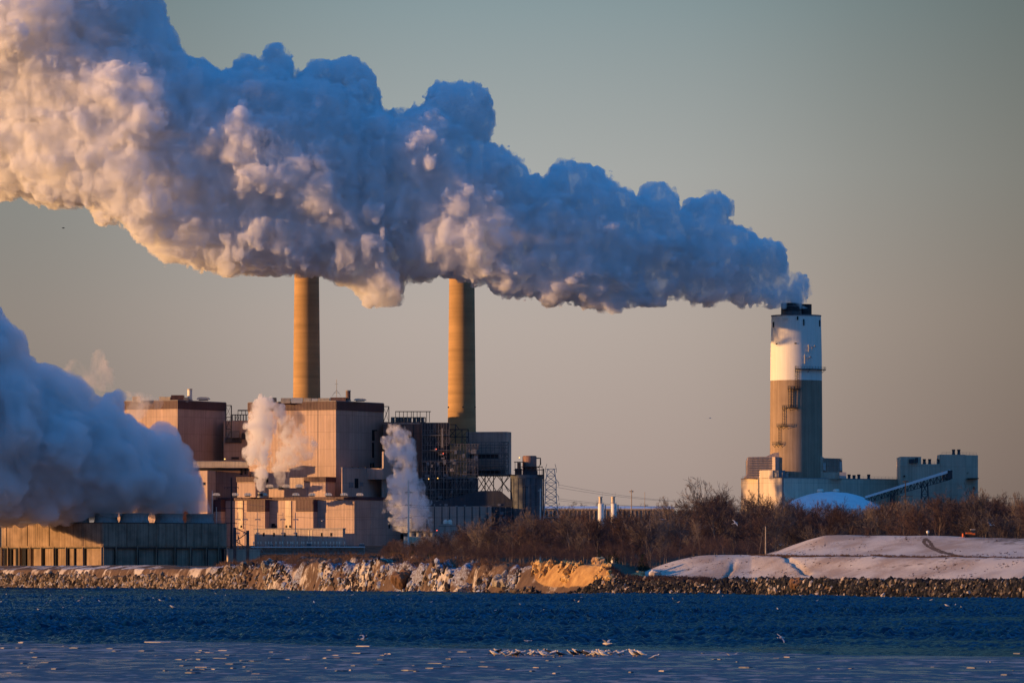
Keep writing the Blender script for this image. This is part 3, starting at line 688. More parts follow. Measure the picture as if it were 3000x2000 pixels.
# gap between the boiler houses: steelwork, tank, coal gallery, lower blocks
D = 3058
B1 = Block(661, 655, 735, 1232, 1600, D, A); r = B1.root('bunker_bay', 'grey bunker bay in the gap between the two boiler houses', 'building')
b = MB(); b.box(gx(655, D), gx(738, D), D, D+26, gz(1600, D), gz(1232, D)); b.build('wall', M['wall2'], r)
b = MB(); b.box(gx(660, D), gx(708, D), D-1, D, gz(1297, D), gz(1282, D)); b.box(gx(709, D), gx(735, D), D-1, D, gz(1286, D), gz(1268, D)); b.box(gx(678, D), gx(700, D), D-.8, D, gz(1345, D), gz(1338, D)); b.build('louvre', M['steel'], r)
b = MB(); b.box(gx(672, D), gx(702, D), D-3, D, gz(1282, D), gz(1262, D)); b.build('hopper', M['steelgrey'], r)
def rackthing(name, label, cat, x0, x1, ya, yb, D, nx, nz, dy=9, r0=.2, mat='steel', seed=1, brace=.4, parts=()):
    xa, xb = gx(x0, D), gx(x1, D); z0, z1 = gz(yb, D), gz(ya, D)
    r = empty(name, ((xa+xb)/2, D, z0), label, cat); b = MB(); rg = random.Random(seed)
    frame3(b, [(xa, D), (xb, D)], z0, z1, nx, nz, r0, brace, rg); frame3(b, [(xa, D+dy), (xb, D+dy)], z0, z1, nx, nz, r0, brace*.5, rg)
    for k in range(nz+1):
        z = z0+(z1-z0)*k/nz
        for xx in (xa, (xa+xb)/2, xb): b.tube([(xx, D, z), (xx, D+dy, z)], r0*.7, 4)
    b.build('frame', M[mat], r); return r
rackthing('steel_tower', 'open braced steel tower against the left boiler house', 'steelwork', 661, 677, 1187, 1290, 3040, 1, 3, 6, seed=3, brace=.9)
r = rackthing('roof_rack', 'dark steel rack on the roof between the boiler houses', 'steelwork', 680, 728, 1214, 1232, 3062, 6, 1, 8, seed=4, brace=.2)
b = MB(); D = 3063; b.box(gx(697, D), gx(728, D), D, D+6, gz(1201, D)-.3, gz(1200, D)); [b.tube([(gx(p, D), D+1, gz(1214, D)), (gx(p, D), D+1, gz(1200, D))], .2, 4) for p in (697, 708, 719, 727)]; b.build('canopy', M['steel'], r)
rackthing('steel_tower', 'open braced steel tower on the right edge of the tall boiler house', 'steelwork', 1123, 1139, 1190, 1236, 3028, 1, 1, 6, seed=6, brace=1.0)
D = 3000; r = empty('coal_gallery', (gx(640, D), D, gz(1370, D)), 'long level beige conveyor gallery joining the boiler houses', 'conveyor')
b = MB(); b.box(gx(566, D), gx(728, D), D, D+5, gz(1369, D), gz(1351, D)); b.build('gallery', M['pale'], r)
b = MB(); b.box(gx(566, D), gx(728, D), D-.25, D+5.3, gz(1351, D), gz(1350, D)+.15); b.build('roof', M['roof'], r)
D = 3003; r = empty('annex', (gx(650, D), D, gz(1600, D)), 'low brown annex under the level conveyor gallery', 'building')
b = MB(); b.box(gx(560, D), gx(728, D), D+.5, D+30, gz(1600, D), gz(1378, D)); b.build('wall', M['redwall'], r)
b = MB(); b.box(gx(560, D), gx(728, D), D+.3, D+12, gz(1378, D)+.01, gz(1371, D)); b.build('dark_strip', M['steel'], r)
b = MB(); b.box(gx(704, D), gx(711, D), D, D+.6, gz(1390, D), gz(1371, D)); b.box(gx(717, D), gx(722, D), D, D+.6, gz(1388, D), gz(1371, D)); b.build('opening', M['hole'], r)
B2 = Block(608, 582, 632, 1378, 1600, 2996, A); r = B2.root('stair_block', 'narrow cream block with a sunlit top at the edge of the big steam bank', 'building')
b = MB(); B2.body(b); b.build('wall', M['wall'], r)
b = MB(); B2.left.box(b, 583, 590, 1398, 1422, .15); B2.left.box(b, 594, 602, 1412, 1420, .12); b.build('window', M['hole'], r)
# yellow lamps scattered on the steelwork
def lamp(px, py, D, mat, label, rr=.35):
    p = at(px, py, D); r = empty('lamp', p, label, 'lamp'); b = MB(); b.ball(p, rr, 8, 5); b.build('bulb', M[mat], r, True)
    b = MB(); b.box(p.x-.1, p.x+.1, p.y, p.y+1.4, p.z-.7, p.z-.5); b.build('bracket', M['steel'], r)
lamp(658.5, 1344, 2998, 'amber', 'amber lamp on the roof of the level conveyor gallery')

# turbine hall with its bays
D = 2962; T = Block(1038, 600, 1222, 1454, 1598, D, A); r = T.root('turbine_hall', 'long low turbine hall with dark-panelled bays and a row of roof ventilators', 'turbine hall')
b = MB(); T.body(b, z1=T.left.z(1038, 1463)); b.build('wall', M['wall'], r)
b = MB(); T.body(b, z0=T.left.z(1038, 1463), z1=T.left.z(1038, 1454), g=.4); b.build('parapet_band', M['brownwall'], r)
for k, (xa, xb) in enumerate(((738, 789), (880, 930), (640, 660))):
    bay = MB(); T.left.box(bay, xa, xb, 1464, 1599, 4.2); o = bay.build('bay', M['wall'], r)
    b = MB(); T.left.box(b, xa-.6, xb+.8, 1463, 1498, 4.5); b.build('dark_panel', M['brownwall'], o)
for xa, xb in ((698, 713), (838, 854)):
    b = MB(); T.left.box(b, xa, xb, 1466, 1548, .5); b.build('translucent_strip', M['pale'], r)
b = MB()
for xa in (706, 838, 849, 797, 805): T.left.box(b, xa, xa+4.5, 1538, 1545, .62)
T.left.box(b, 797, 806, 1533, 1547, .5); b.build('vent_opening', M['hole'], r)
b = MB(); T.right.box(b, 1173, 1180, 1563, 1585, .3); T.right.box(b, 1138, 1142, 1536, 1547, .2); b.build('door', M['hole'], r)
b = MB(); T.right.box(b, 1086, 1087, 1458, 1597, .2); T.right.box(b, 1038, 1140, 1506, 1507, .15); b.build('seam', M['wall2'], r)
# front annexe along its foot
D2 = 2938; b = MB(); Fb = Block(1004, 745, 1012, 1549, 1600, D2, A); rr = Fb.root('switchgear_house', 'low flat-roofed annexe along the foot of the turbine hall', 'building'); Fb.body(b); b.build('wall', M['wall2'], rr)
b = MB(); Fb.body(b, Fb.z1+.004, Fb.z1+.5, .25); b.build('roof', M['roof'], rr)
b = MB(); Fb.left.box(b, 903, 905.5, 1552, 1582, .25); Fb.left.box(b, 910, 914, 1552, 1582, .25); b.build('door_strip', M['pale'], rr)
b = MB(); [Fb.left.box(b, p, p+5, 1560, 1570, .12) for p in (770, 800, 832, 866, 940, 968)]; b.build('window', M['hole'], rr)
# upper step with three dark-topped blocks
D = 2985
for xc, xl, xr, lb in ((748, 695, 756, 'small dark-topped block at the foot of the left steam jet'), (954, 892, 982, 'small dark-topped block against the corner of the tall boiler house')):
    Bq = Block(xc, xl, xr, 1396, 1456, D, A); rq = Bq.root('heater_bay', lb, 'building'); zz = gz(1411, D)
    b = MB(); Bq.body(b, z1=zz); b.build('wall', M['wall'], rq); b = MB(); Bq.body(b, z0=zz, g=.35); b.build('parapet_band', M['brownwall'], rq)
Bq = Block(900, 740, None, 1431, 1456, 2990, A, 14); rq = Bq.root('heater_bay', 'low sunlit wall between the two dark-topped blocks', 'building'); b = MB(); Bq.body(b); b.build('wall', M['wall'], rq); b = MB(); Bq.body(b, Bq.z1+.003, Bq.z1+.4, .2); b.build('roof', M['roof'], rq)
Bq = Block(905, 772, None, 1398, 1432, 2998, A, 1.6); rq = Bq.root('deaerator_bay', 'recessed cream wall behind the three upper ventilators', 'building'); b = MB(); Bq.body(b); b.build('wall', M['wall2'], rq); b = MB(); Bq.left.box(b, 776, 786, 1398, 1412, .2); b.build('opening', M['hole'], rq)
vents([634, 688, 726, 773, 867, 914, 962, 1008, 1054], 1443.5, 1454, 2958, 'bright oval ventilator in the row along the turbine hall roof', 'ventilators along the turbine hall roof', 21)
vents([790, 838, 877], 1418, 1431, 2986, 'bright oval ventilator on the upper step above the turbine hall', 'ventilators on the upper step', 22)
# short dark pipes the steam jets rise from
for px, py, D, lb in ((763, 1446, 2955, 'short dark steam pipe under the left thin jet'), (824, 1424, 2988, 'short dark steam pipe under the second thin jet')):
    flue(px, 15, py-4, py+10, D, M['black'], lb, 'steam_vent_pipe')
# grey block right of the turbine hall
D = 2982; C1 = Block(1003, 1000, 1222, 1371, 1600, D, A); r = C1.root('control_building', 'plain grey block with small windows right of the tall boiler house', 'building'); b = MB(); C1.body(b); b.build('wall', M['wall'], r)
b = MB(); C1.body(b, C1.z1+.003, C1.z1+.5, .2); b.build('roof', M['roof'], r)
b = MB(); C1.right.box(b, 1022, 1034, 1412, 1428, .2); C1.right.box(b, 1054, 1064, 1412, 1424, .15); b.build('window', M['steelgrey'], r)
b = MB(); C1.right.box(b, 1039, 1049, 1401, 1429, .25); b.build('loading_door', M['hole'], r)
b = MB(); [C1.right.box(b, p, p+2, 1367, 1371, .2) for p in (1031, 1049, 1071, 1110, 1112, 1118)]; b.build('roof_post', M['steel'], r)
b = MB(); C1.right.box(b, 1075, 1103, 1372, 1404, 9.5); b.build('projecting_bay', M['wall'], r)
C2 = Block(1124, 1118, 1222, 1322, 1600, 3004, A); r = C2.root('control_building', 'taller grey block rising behind the right-hand thin steam jet', 'building'); b = MB(); C2.body(b); b.build('wall', M['wall2'], r)

# the two old concrete stacks
def stack(px, w0, w1, D, ztop, label):
    x = gx(px, D); z0 = 20; r = empty('smokestack', (x, D, z0), label, 'smokestack'); b = MB()
    zA, zB = gz(1256, D), gz(800, D); k = (w0-w1)/2*D/F/(zB-zA); rA_ = w0/2*D/F
    prof = [(rA_-k*(z-zA), z) for z in np.linspace(z0, ztop, 40)]; b.lathe((x, D), prof, 56); b.build('shell', M['concrete'], r, True)
    b = MB(); rt = prof[-1][0]; b.lathe((x, D), [(rt+.35, ztop-7), (rt+.35, ztop-6.4)], 40); b.lathe((x, D), [(rt+.2, ztop-.8), (rt+.2, ztop+.3)], 40); b.build('crown_ring', M['steelgrey'], r)
    b = MB(); zz = gz(1193, D); rr = rA_-k*(zz-zA)
    for a in (200, 275, 340): b.ball((x+(rr+.1)*math.cos(R(a)), D+(rr+.1)*math.sin(R(a)), zz), .5, 6, 4)
    b.build('warning_lamp', M['steel'], r)
stack(898.5, 82, 72, 3085, 197, 'bare concrete smokestack rising behind the tall boiler house into the plume')
stack(1353, 83, 74, 3085, 197, 'bare concrete smokestack rising behind the dark steel scrubber block')

# dark steel complex to the right
D = 3030; r = empty('boiler_annex', (gx(1180, D), D, 21), 'brown-grey clad annex right of the tall boiler house', 'building')
b = MB(); b.box(gx(1123, D), gx(1237, D), D, D+34, 20, gz(1236, D)); b.build('wall', M['redwall'], r)
b = MB(); b.box(gx(1123, D), gx(1232, D), D-.6, D+34, gz(1242, D), gz(1238, D)); b.build('cornice', M['wall'], r)
b = MB(); [b.box(gx(p, D), gx(p+2, D), D-.3, D, gz(1500, D), gz(1243, D)) for p in (1150, 1180, 1210)]; b.box(gx(1190, D), gx(1206, D), D-.6, D, gz(1296, D), gz(1272, D)); b.build('rib', M['steel'], r)
r = rackthing('roof_rack', 'dark steel rack of ducts on the roof of the brown-grey annex', 'steelwork', 1146, 1246, 1222, 1236, 3034, 12, 1, 9, .22, seed=8, brace=.3)
b = MB(); D = 3036
for x0, x1 in ((1159, 1205), (1205, 1232), (1232, 1262)): b.box(gx(x0, D), gx(x1, D), D, D+6, gz(1205.5, D), gz(1204, D))
for p in (1159, 1170, 1182, 1193, 1205, 1211, 1222, 1231, 1250, 1258): b.tube([(gx(p, D), D, gz(1236, D)), (gx(p, D), D, gz(1204, D))], .22, 4)
b.build('canopy', M['steel'], r)
b = MB(); [b.lathe((gx(p, D), D+2), [(.9, gz(1235, D)), (.9, gz(1224, D)), (.5, gz(1223, D))], 10) for p in (1150, 1164, 1176, 1188, 1199, 1214, 1226, 1238)]; b.build('duct', M['galv'], r)
D = 3010; r = empty('scrubber_block', (gx(1276, D), D, 21), 'big dark steel-framed block with ducts and red lamps', 'building')
b = MB(); b.box(gx(1237, D), gx(1316, D), D+3, D+40, 20, gz(1238, D)); b.build('casing', M['cladding'], r)
b = MB(); b.box(gx(1222, D), gx(1400, D), D+5, D+38, 20, gz(1400, D)); b.build('lower_casing', M['cladding'], r)
b = MB()
for p in range(1275, 1315, 10): b.lathe((gx(p, D), D+3), [(.9*1, gz(1265, D)), (.9, gz(1240, D))], 10)
b.build('pipe', M['redwall'], r)
b = MB(); frame3(b, [(gx(1237, D), D), (gx(1316, D), D)], 20, gz(1238, D), 10, 17, .22, .45, random.Random(5)); frame3(b, [(gx(1316, D), D), (gx(1400, D), D)], 20, gz(1300, D), 10, 14, .22, .5, random.Random(6)); frame3(b, [(gx(1225, D), D-7), (gx(1400, D), D-7)], 20, gz(1352, D), 14, 9, .18, .3, random.Random(7)); b.build('frame', M['steelmid'], r)
b = MB(); [b.box(gx(a, D), gx(c, D), D-.8, D+2.9, gz(y, D)-.15, gz(y, D)+.15) for a, c, y in ((1237, 1316, 1275), (1237, 1340, 1319), (1237, 1395, 1352), (1237, 1395, 1400), (1237, 1395, 1432))]; b.build('walkway', M['steelgrey'], r)
b = MB(); rg = random.Random(9)
for k in range(34):
    p = rg.uniform(1240, 1388); y = rg.uniform(1310, 1520); w_ = rg.uniform(3, 16); h_ = rg.uniform(3, 14); b.box(gx(p, D), gx(p+w_, D), D-.5-rg.random(), D+4, gz(y+h_, D), gz(y, D))
b.build('equipment', M['steelgrey'], r)
b = MB(); b.add([at(1318, 1381, D-1.2), at(1330, 1381, D-1.2), at(1327, 1370, D-1.2), at(1318, 1372, D-1.2)], [(0, 1, 2, 3)]); b.box(gx(1294, D), gx(1297, D), D-1.3, D-1, gz(1310, D), gz(1254, D)); b.build('panel', M['galv'], r)
r = rackthing('steel_tower', 'open steel head frame beside the foot of the right old stack', 'steelwork', 1316, 1372, 1257, 1300, 3022, 3, 2, 10, .25, seed=12, brace=.5)
b = MB(); D = 3022; b.box(gx(1316, D), gx(1335, D), D, D+1, gz(1244, D), gz(1242, D)); b.tube([(gx(1335, D), D, gz(1242, D)), (gx(1335, D), D, gz(1257, D))], .3, 4); b.tube([(gx(1316, D), D, gz(1242, D)), (gx(1316, D), D, gz(1257, D))], .3, 4); b.tube([(gx(1335, D), D, gz(1243, D)), (gx(1345, D), D, gz(1257, D))], .25, 4); b.build('jib', M['steel'], r)
for q in ((1278, 1315), (1298.5, 1328), (1256, 1402), (1282.5, 1400)): lamp(q[0], q[1], 3006, 'red' if q[1] < 1390 else 'amber', {1278: 'red lamp high on the dark steel block', 1298.5: 'second red lamp lower right on the dark steel block', 1256: 'orange lamp at mid height of the dark steel block', 1282.5: 'small orange lamp to the right at mid height of the dark block'}[q[0]], .26)
lamp(1280, 1553, 2948, 'red', 'red lamp beside the small tank house near the steam jet', .3)
lamp(1521.5, 1340, 3000, 'amber', 'lamp on the platform of the round silo', .3)
# precipitator casing on its trestle
D = 3035; r = empty('precipitator', (gx(1436, D), D, 21), 'grey precipitator casing raised on a braced trestle', 'precipitator')
b = MB(); B3 = Block(1484, 1366, 1498, 1264, 1392, D, 14); B3.body(b); b.build('casing', M['wall2'], r)
b = MB(); frame3(b, [(gx(1372, D-14), D-14), (gx(1488, D-14), D-14)], gz(1392, D), gz(1297, D), 9, 6, .2, .25, random.Random(15))
for k, y in enumerate((1304, 1312, 1330, 1344, 1352, 1366, 1378)): b.box(gx(1372, D-14), gx(1488-8*(k % 2), D-14), D-15, D-12, gz(y+1.5, D), gz(y, D))
frame3(b, [(gx(1468, D-16), D-16), (gx(1490, D-16), D-16)], gz(1392, D), gz(1296, D), 2, 5, .22, .9, random.Random(16)); b.build('pipe_rack', M['steelmid'], r)
b = MB(); frame3(b, [(gx(1396, D), D-2), (gx(1496, D), D-2)], 20, gz(1390, D), 4, 1, .28, 0)
frame3(b, [(gx(1396, D), D+18), (gx(1496, D), D+18)], 20, gz(1390, D), 4, 1, .28, 0)
for a_, c_ in ((1396, 1425), (1425, 1455), (1455, 1496), (1408, 1440), (1462, 1490)):
    za, zc = gz(1392, D), gz(1440, D)
    b.tube([(gx(a_, D), D-2, za), (gx(c_, D), D-2, zc)], .28, 4); b.tube([(gx(c_, D), D-2, za), (gx(a_, D), D-2, zc)], .28, 4)
b.box(gx(1394, D), gx(1500, D), D-3, D+20, gz(1393, D), gz(1389, D)); b.build('trestle', M['steel'], r)
b = MB(); b.box(gx(1370, D), gx(1480, D), D-12, D-8, gz(1388, D), gz(1375, D)); b.box(gx(1372, D), gx(1460, D), D-12.5, D-8, gz(1345, D), gz(1332, D)); b.build('duct', M['cladding'], r)
D = 2996; r = empty('coal_shed', (gx(1400, D), D, 21), 'long dark low shed with a sloping roof under the trestle', 'building')
zt, zb_ = gz(1437, D), 20; xs = [gx(p, D) for p in (1222, 1408, 1466, 1500)]
b = MB(); b.add([(xs[0], D, zb_), (xs[3], D, zb_), (xs[3], D, gz(1466, D)), (xs[2], D, zt), (xs[1], D, zt), (xs[0], D, gz(1482, D))]+[(xs[0], D+24, zb_), (xs[3], D+24, zb_), (xs[3], D+24, gz(1466, D)), (xs[2], D+24, zt), (xs[1], D+24, zt), (xs[0], D+24, gz(1482, D))],
    [(0, 1, 2, 3, 4, 5), (11, 10, 9, 8, 7, 6)]+[(i, 6+i, 6+(i+1) % 6, (i+1) % 6) for i in range(6)]); b.build('wall', M['cladding'], r)
b = MB(); rg = random.Random(4)
for p in range(1226, 1500, 17): b.box(gx(p, D), gx(p+1.6, D), D-.4, D+.2, 20, gz(1484, D))
for k in range(26): p = rg.uniform(1225, 1490); y = rg.uniform(1470, 1520); b.box(gx(p, D), gx(p+rg.uniform(2, 10), D), D-.3, D+.2, gz(y+rg.uniform(3, 9), D), gz(y, D))
b.build('rib', M['steelgrey'], r)
b = MB(); b.box(gx(1245, D), gx(1440, D), D-8, D-.5, 20, gz(1483, D)); b.build('lean_to', M['wall2'], r)
b = MB(); [b.box(gx(p, D), gx(p+2.5, D), D-8.3, D-8, 20, gz(1484, D)) for p in range(1250, 1440, 22)]; b.build('mullion', M['steel'], r)
# round silo with machinery on top
D = 3000; xS = gx(1543.5, D); rS = 46.5*D/F; r = empty('silo', (xS, D, 21), 'round dark silo with a drum and pipework on top', 'silo')
b = MB(); b.lathe((xS, D), [(rS, 20), (rS, gz(1402, D)), (rS*1.03, gz(1401, D)), (rS*1.03, gz(1391, D))], 48); b.build('shell', M['silo'], r, True)
b = MB(); [b.lathe((xS+dx, D+dy), [(6.9*q, gz(1391, D)), (6.9*q, gz(1337, D)), (6.2*q, gz(1334.5, D))], 24) for dx, dy, q in ((gx(1552, D)-xS, 0, .52), (gx(1548, D)-xS, 4, .45))]; b.build('drum', M['redwall'], r, True)
b = MB()
for y, a_, c_ in ((1353, 1506, 1532), (1367, 1520, 1590), (1376, 1505, 1592), (1391, 1495, 1592)): b.box(gx(a_, D), gx(c_, D), D-rS*.8, D-rS*.8+6, gz(y, D)-.15, gz(y, D)+.15)
for p in (1509, 1516, 1521, 1533, 1541, 1556, 1565, 1573, 1580, 1588): b.tube([(gx(p, D), D-rS*.8, gz(1391, D)), (gx(p, D), D-rS*.8, gz(1352 if p < 1530 else 1366, D))], .2, 4)
b.tube([(gx(1572, D), D-5, gz(1342, D)), (gx(1583, D), D-5, gz(1342, D)), (gx(1583.5, D), D-5, gz(1360, D)), (gx(1576, D), D-5, gz(1370, D))], .35, 6); b.build('pipework', M['steel'], r)
b = MB(); b.box(gx(1509, D), gx(1529, D), D-rS*.7, D, gz(1391, D), gz(1372, D)); b.box(gx(1516, D), gx(1526, D), D-rS*.7, D, gz(1372, D), gz(1355, D)); b.box(gx(1532, D), gx(1575, D), D-rS*.75, D, gz(1391, D), gz(1379, D)); b.build('machinery', M['cladding'], r)
b = MB(); rg = random.Random(2)
for p in (1499, 1505, 1517, 1530, 1536, 1555, 1570): b.tube([(gx(p, D), D-math.sqrt(max(rS**2-(gx(p, D)-xS)**2, 1))-.3, 20), (gx(p, D), D-math.sqrt(max(rS**2-(gx(p, D)-xS)**2, 1))-.3, gz(1402, D))], .16, 4)
b.tube([(gx(1592.5, D), D, 20), (gx(1592.5, D), D, gz(1372, D))], .35, 6); b.build('downpipe', M['steel'], r)
# long low warehouse far behind
D = 3150; r = empty('warehouse', (gx(1700, D), D, 21), 'long low grey warehouse with a snowy roof beyond the pylon', 'building')
b = MB(); b.box(gx(1545, D), gx(1975, D), D, D+60, 20, gz(1491, D)); b.build('wall', M['wall2'], r)
b = MB(); x0, x1 = gx(1545, D), gx(1975, D); z_ = gz(1491, D); b.add([(x0-.5, D-.5, z_), (x1+.5, D-.5, z_), (x1+.5, D+60, z_+1.6), (x0-.5, D+60, z_+1.6), (x0-.5, D-.5, z_+.5), (x1+.5, D-.5, z_+.5), (x1+.5, D+60, z_+2.4), (x0-.5, D+60, z_+2.4)], [(3, 2, 1, 0), (4, 5, 6, 7), (0, 1, 5, 4), (1, 2, 6, 5), (2, 3, 7, 6), (3, 0, 4, 7)]); b.build('roof', M['snowroof'], r)
b = MB(); [b.box(gx(p, D), gx(p+3, D), D-.15, D, 20, gz(1495, D)) for p in range(1550, 1960, 12)]; b.build('rib', M['cladding'], r)
# tank house and the small cooling cell under the right-hand jet
D = 2925; r = empty('pump_house', (gx(1315, D), D, Hs(gx(1315, D), D)), 'small pinkish tank house with two round caps above the trees', 'building')
x0, x1, xm = gx(1285, D), gx(1345, D), gx(1312, D); z0, ze = 18, gz(1542, D)
b = MB(); b.add([(x0, D, z0), (x1, D, z0), (x1, D, ze), (xm, D, gz(1532, D)), (x0, D, gz(1536, D)), (x0, D+9, z0), (x1, D+9, z0), (x1, D+9, ze), (xm, D+9, gz(1532, D)), (x0, D+9, gz(1536, D))], [(0, 1, 2, 3, 4), (9, 8, 7, 6, 5)]+[(i, 5+i, 5+(i+1) % 5, (i+1) % 5) for i in range(5)]); b.build('wall', M['wall'], r)
b = MB(); [b.lathe((gx(p, D), D+3), [(1.1, gz(1536, D)), (1.2, gz(1526, D)), (.8, gz(1524, D)), (.9, gz(1522.5, D)), (.2, gz(1521, D))], 14) for p in (1305, 1318)]; b.build('cap', M['vent'], r, True)
b = MB(); b.box(gx(1285, D), gx(1345, D), D-.12, D, gz(1541, D), gz(1540, D)); b.box(gx(1303, D), gx(1304, D), D-.12, D, 18, gz(1541, D)); b.box(gx(1327, D), gx(1329, D), D-.14, D, gz(1560, D), gz(1551, D)); b.build('seam', M['brownwall'], r)
D = 2932; r = empty('small_cooling_tower', (gx(1235, D), D, Hs(gx(1235, D), D)), 'low cream cooling cell beneath the right-hand thin steam jet', 'cooling tower')
b = MB(); b.box(gx(1188, D), gx(1282, D), D, D+14, 17, gz(1571, D)); b.box(gx(1183, D), gx(1200, D), D-3, D+2, 17, gz(1571, D)+.02); b.build('basin', M['pale'], r)
b = MB(); [b.lathe((gx(p, D), D+7), [(1.8, gz(1571, D)), (1.5, gz(1565, D)), (1.9, gz(1558, D))], 20, False) for p in (1205, 1226, 1247, 1266)]; b.build('fan_stack', M['fan'], r, True)
b = MB(); [b.tube([(gx(p, D), D, gz(1571, D)), (gx(p, D), D, gz(1550, D))], .12, 4) for p in (1192, 1217, 1238, 1258, 1277)]; b.build('post', M['steel'], r)

# ---------------------------------------------------------------- scrubber stack and its buildings on the right
D = 3000; xF = gx(2332.5, D); RT, RB = 75*D/F, 75.5*D/F
r = empty('scrubber_stack', (xF, D, 21), 'broad stack, white above and bare concrete below, pouring out the main plume', 'smokestack')
zt = gz(925, D); zw = gz(1115, D)
b = MB(); b.lathe((xF, D), [(RB+.35, 19), (RB+.2, gz(1250, D)), (RT+.12, zw)], 72); b.build('concrete_shell', M['concrete2'], r, True)
b = MB(); b.lathe((xF, D), [(RT+.12, zw+.004), (RT+.02, gz(1040, D)), (RT-.45, zt)], 72); b.build('painted_shell', M['white'], r, True)
b = MB(); b.lathe((xF, D), [(RT-.25, zt-.4), (RT-.2, zt+.2), (RT-1, zt+.2)], 72, False); b.build('rim', M['steelgrey'], r)
b = MB(); x1 = gx(2317.5, D); b.lathe((x1, D-2), [(30*D/F, zt-1), (30*D/F, gz(889, D)), (28*D/F, gz(889, D)), (28*D/F, gz(900, D))], 40); b.build('flue', M['black'], r, True)
b = MB(); x2 = gx(2358, D); b.lathe((x2, D+5), [(21.5*D/F, zt-1), (21.5*D/F, gz(890, D)), (19.5*D/F, gz(890, D)), (19.5*D/F, gz(900, D))], 40); b.build('flue', M['black'], r, True)
for x_, rr_ in ((x1, 30), ): 
    b = MB(); [b.lathe((x_, D-2), [(rr_*D/F+.12, gz(y, D)), (rr_*D/F+.12, gz(y, D)+.25)], 40) for y in (890, 898, 915, 920)]; b.build('flue_band', M['steelgrey'], r)
def ring_pt(px, py, out=0.0):
    x = gx(px, D); dx = max(-RT*.999, min(RT*.999, x-xF)); y = D-math.sqrt(RT*RT-dx*dx)
    n = Vector((dx, y-D, 0)).normalized(); return Vector((xF+dx, y, gz(py, D)))+n*out
def on_shell(name, items, mat, out=.3):
    b = MB()
    for xa, xb, ya, yb in items:
        p, q = ring_pt(xa, ya), ring_pt(xb, yb); n = Vector(((p.x+q.x)/2-xF, (p.y+q.y)/2-D, 0)).normalized()
        b.prism([(p.x+n.x*out, p.y+n.y*out), (q.x+n.x*out, q.y+n.y*out), (q.x-n.x*.6, q.y-n.y*.6), (p.x-n.x*.6, p.y-n.y*.6)], gz(yb, D), gz(ya, D))
    return b.build(name, mat, r)
on_shell('window', [(2289, 2297, 930, 938), (2298, 2306, 930, 938)], M['vent'], .15)
on_shell('slot', [(2350, 2353, 938, 956), (2400, 2401.5, 939, 957), (2263, 2264.5, 944, 960), (2331, 2335, 930, 940), (2271, 2275, 1007, 1010), (2324, 2330, 1007, 1010), (2257.5, 2259.5, 1214, 1220), (2351, 2353, 1218, 1221)], M['hole'], .12)
# ladders with cages, platforms, the ring gallery
b = MB()
def ladder(px, ya, yb, w=5):
    for p in (px, px+w): b.tube([ring_pt(p, yb, .9), ring_pt(p, ya, .9)], .13, 4)
    n = int((yb-ya)/7)
    for i in range(n+1): y = ya+(yb-ya)*i/n; b.tube([ring_pt(px, y, .9), ring_pt(px+w, y, .9)], .11, 4)
ladder(2326, 1075, 1140); ladder(2333, 1085, 1143, 4); ladder(2308, 1133, 1195); ladder(2316, 1143, 1195, 5); ladder(2292, 1190, 1245); ladder(2281, 1245, 1300, 4); b.build('ladder', M['steel'], r)
def platform(xa, xb, y, out=2.2):
    pts = [ring_pt(p, y, out) for p in np.linspace(xa, xb, 12)]; inn = [ring_pt(p, y, -.2) for p in np.linspace(xa, xb, 12)]
    for i in range(11): b.prism([(q.x, q.y) for q in (pts[i], pts[i+1], inn[i+1], inn[i])], gz(y, D)-.2, gz(y, D)+.12)
    railing(b, pts, 1.3, 1.6, .07)
    for i in (0, 5, 11): b.tube([pts[i], inn[i]+Vector((0, 0, -2))], .12, 4)
b = MB(); platform(2327, 2407.5, 1083); platform(2308, 2340, 1140); platform(2294, 2333, 1195); platform(2281, 2306, 1249); platform(2270, 2290, 1302)
b.box(gx(2407, D), gx(2416, D), D-1, D+1, gz(1084, D), gz(1083, D)); b.tube([(gx(2416, D), D, gz(1083, D)), (gx(2416, D), D, gz(1076, D))], .1, 4); b.tube([(gx(2415, D), D, gz(1084, D)), (gx(2407, D), D, gz(1090, D))], .15, 4); b.build('platform', M['steel'], r)
b = MB()
for px, ya, yb in ((2362, 1012, 1033), (2352, 1041, 1068)): b.tube([ring_pt(px, yb, 1.4), ring_pt(px, ya, 1.4)], .28, 6); [b.tube([ring_pt(px, y, 1.4), ring_pt(px, y, -.2)], .12, 4) for y in (ya+3, yb-3)]
for px, y in ((2368, 1018), (2357, 1050)): b.tube([ring_pt(px-4, y, 1.5), ring_pt(px+15, y, 1.5)], .14, 4); b.ball(ring_pt(px+10, y-2, 1.6), .55, 6, 4); b.ball(ring_pt(px+4, y+2, 1.6), .45, 6, 4)
b.build('aerial', M['galv'], r)
# scrubber hall (low, sunlit end) and long hall
K = 84.5
Dh = 2975; Bh = Block(2295, 2171, 2645, 1400, 1500, Dh, 52)
r = Bh.root('scrubber_hall', 'long low hall with a sunlit buff end below the white-topped stack', 'building'); b = MB(); Bh.body(b, z0=19); b.build('wall', M['fgd'], r)
b = MB(); Bh.body(b, Bh.z1+.003, Bh.z1+.35, .15); b.build('roof', M['roof'], r)
b = MB(); Bh.left.box(b, 2223, 2265, 1377, 1401, .15, 5); b.build('stair_head', M['fgd'], r)
b = MB(); Bh.left.box(b, 2222, 2224, 1378, 1500, .4); Bh.left.box(b, 2292.5, 2295, 1383, 1500, .35); Bh.left.box(b, 2265.5, 2279, 1377, 1397, -.5, 5); b.build('downpipe', M['steelgrey'], r)
b = MB(); Bh.left.box(b, 2163, 2171, 1412, 1500, -2, 9); b.build('side_wing', M['brownwall'], r)
b = MB()
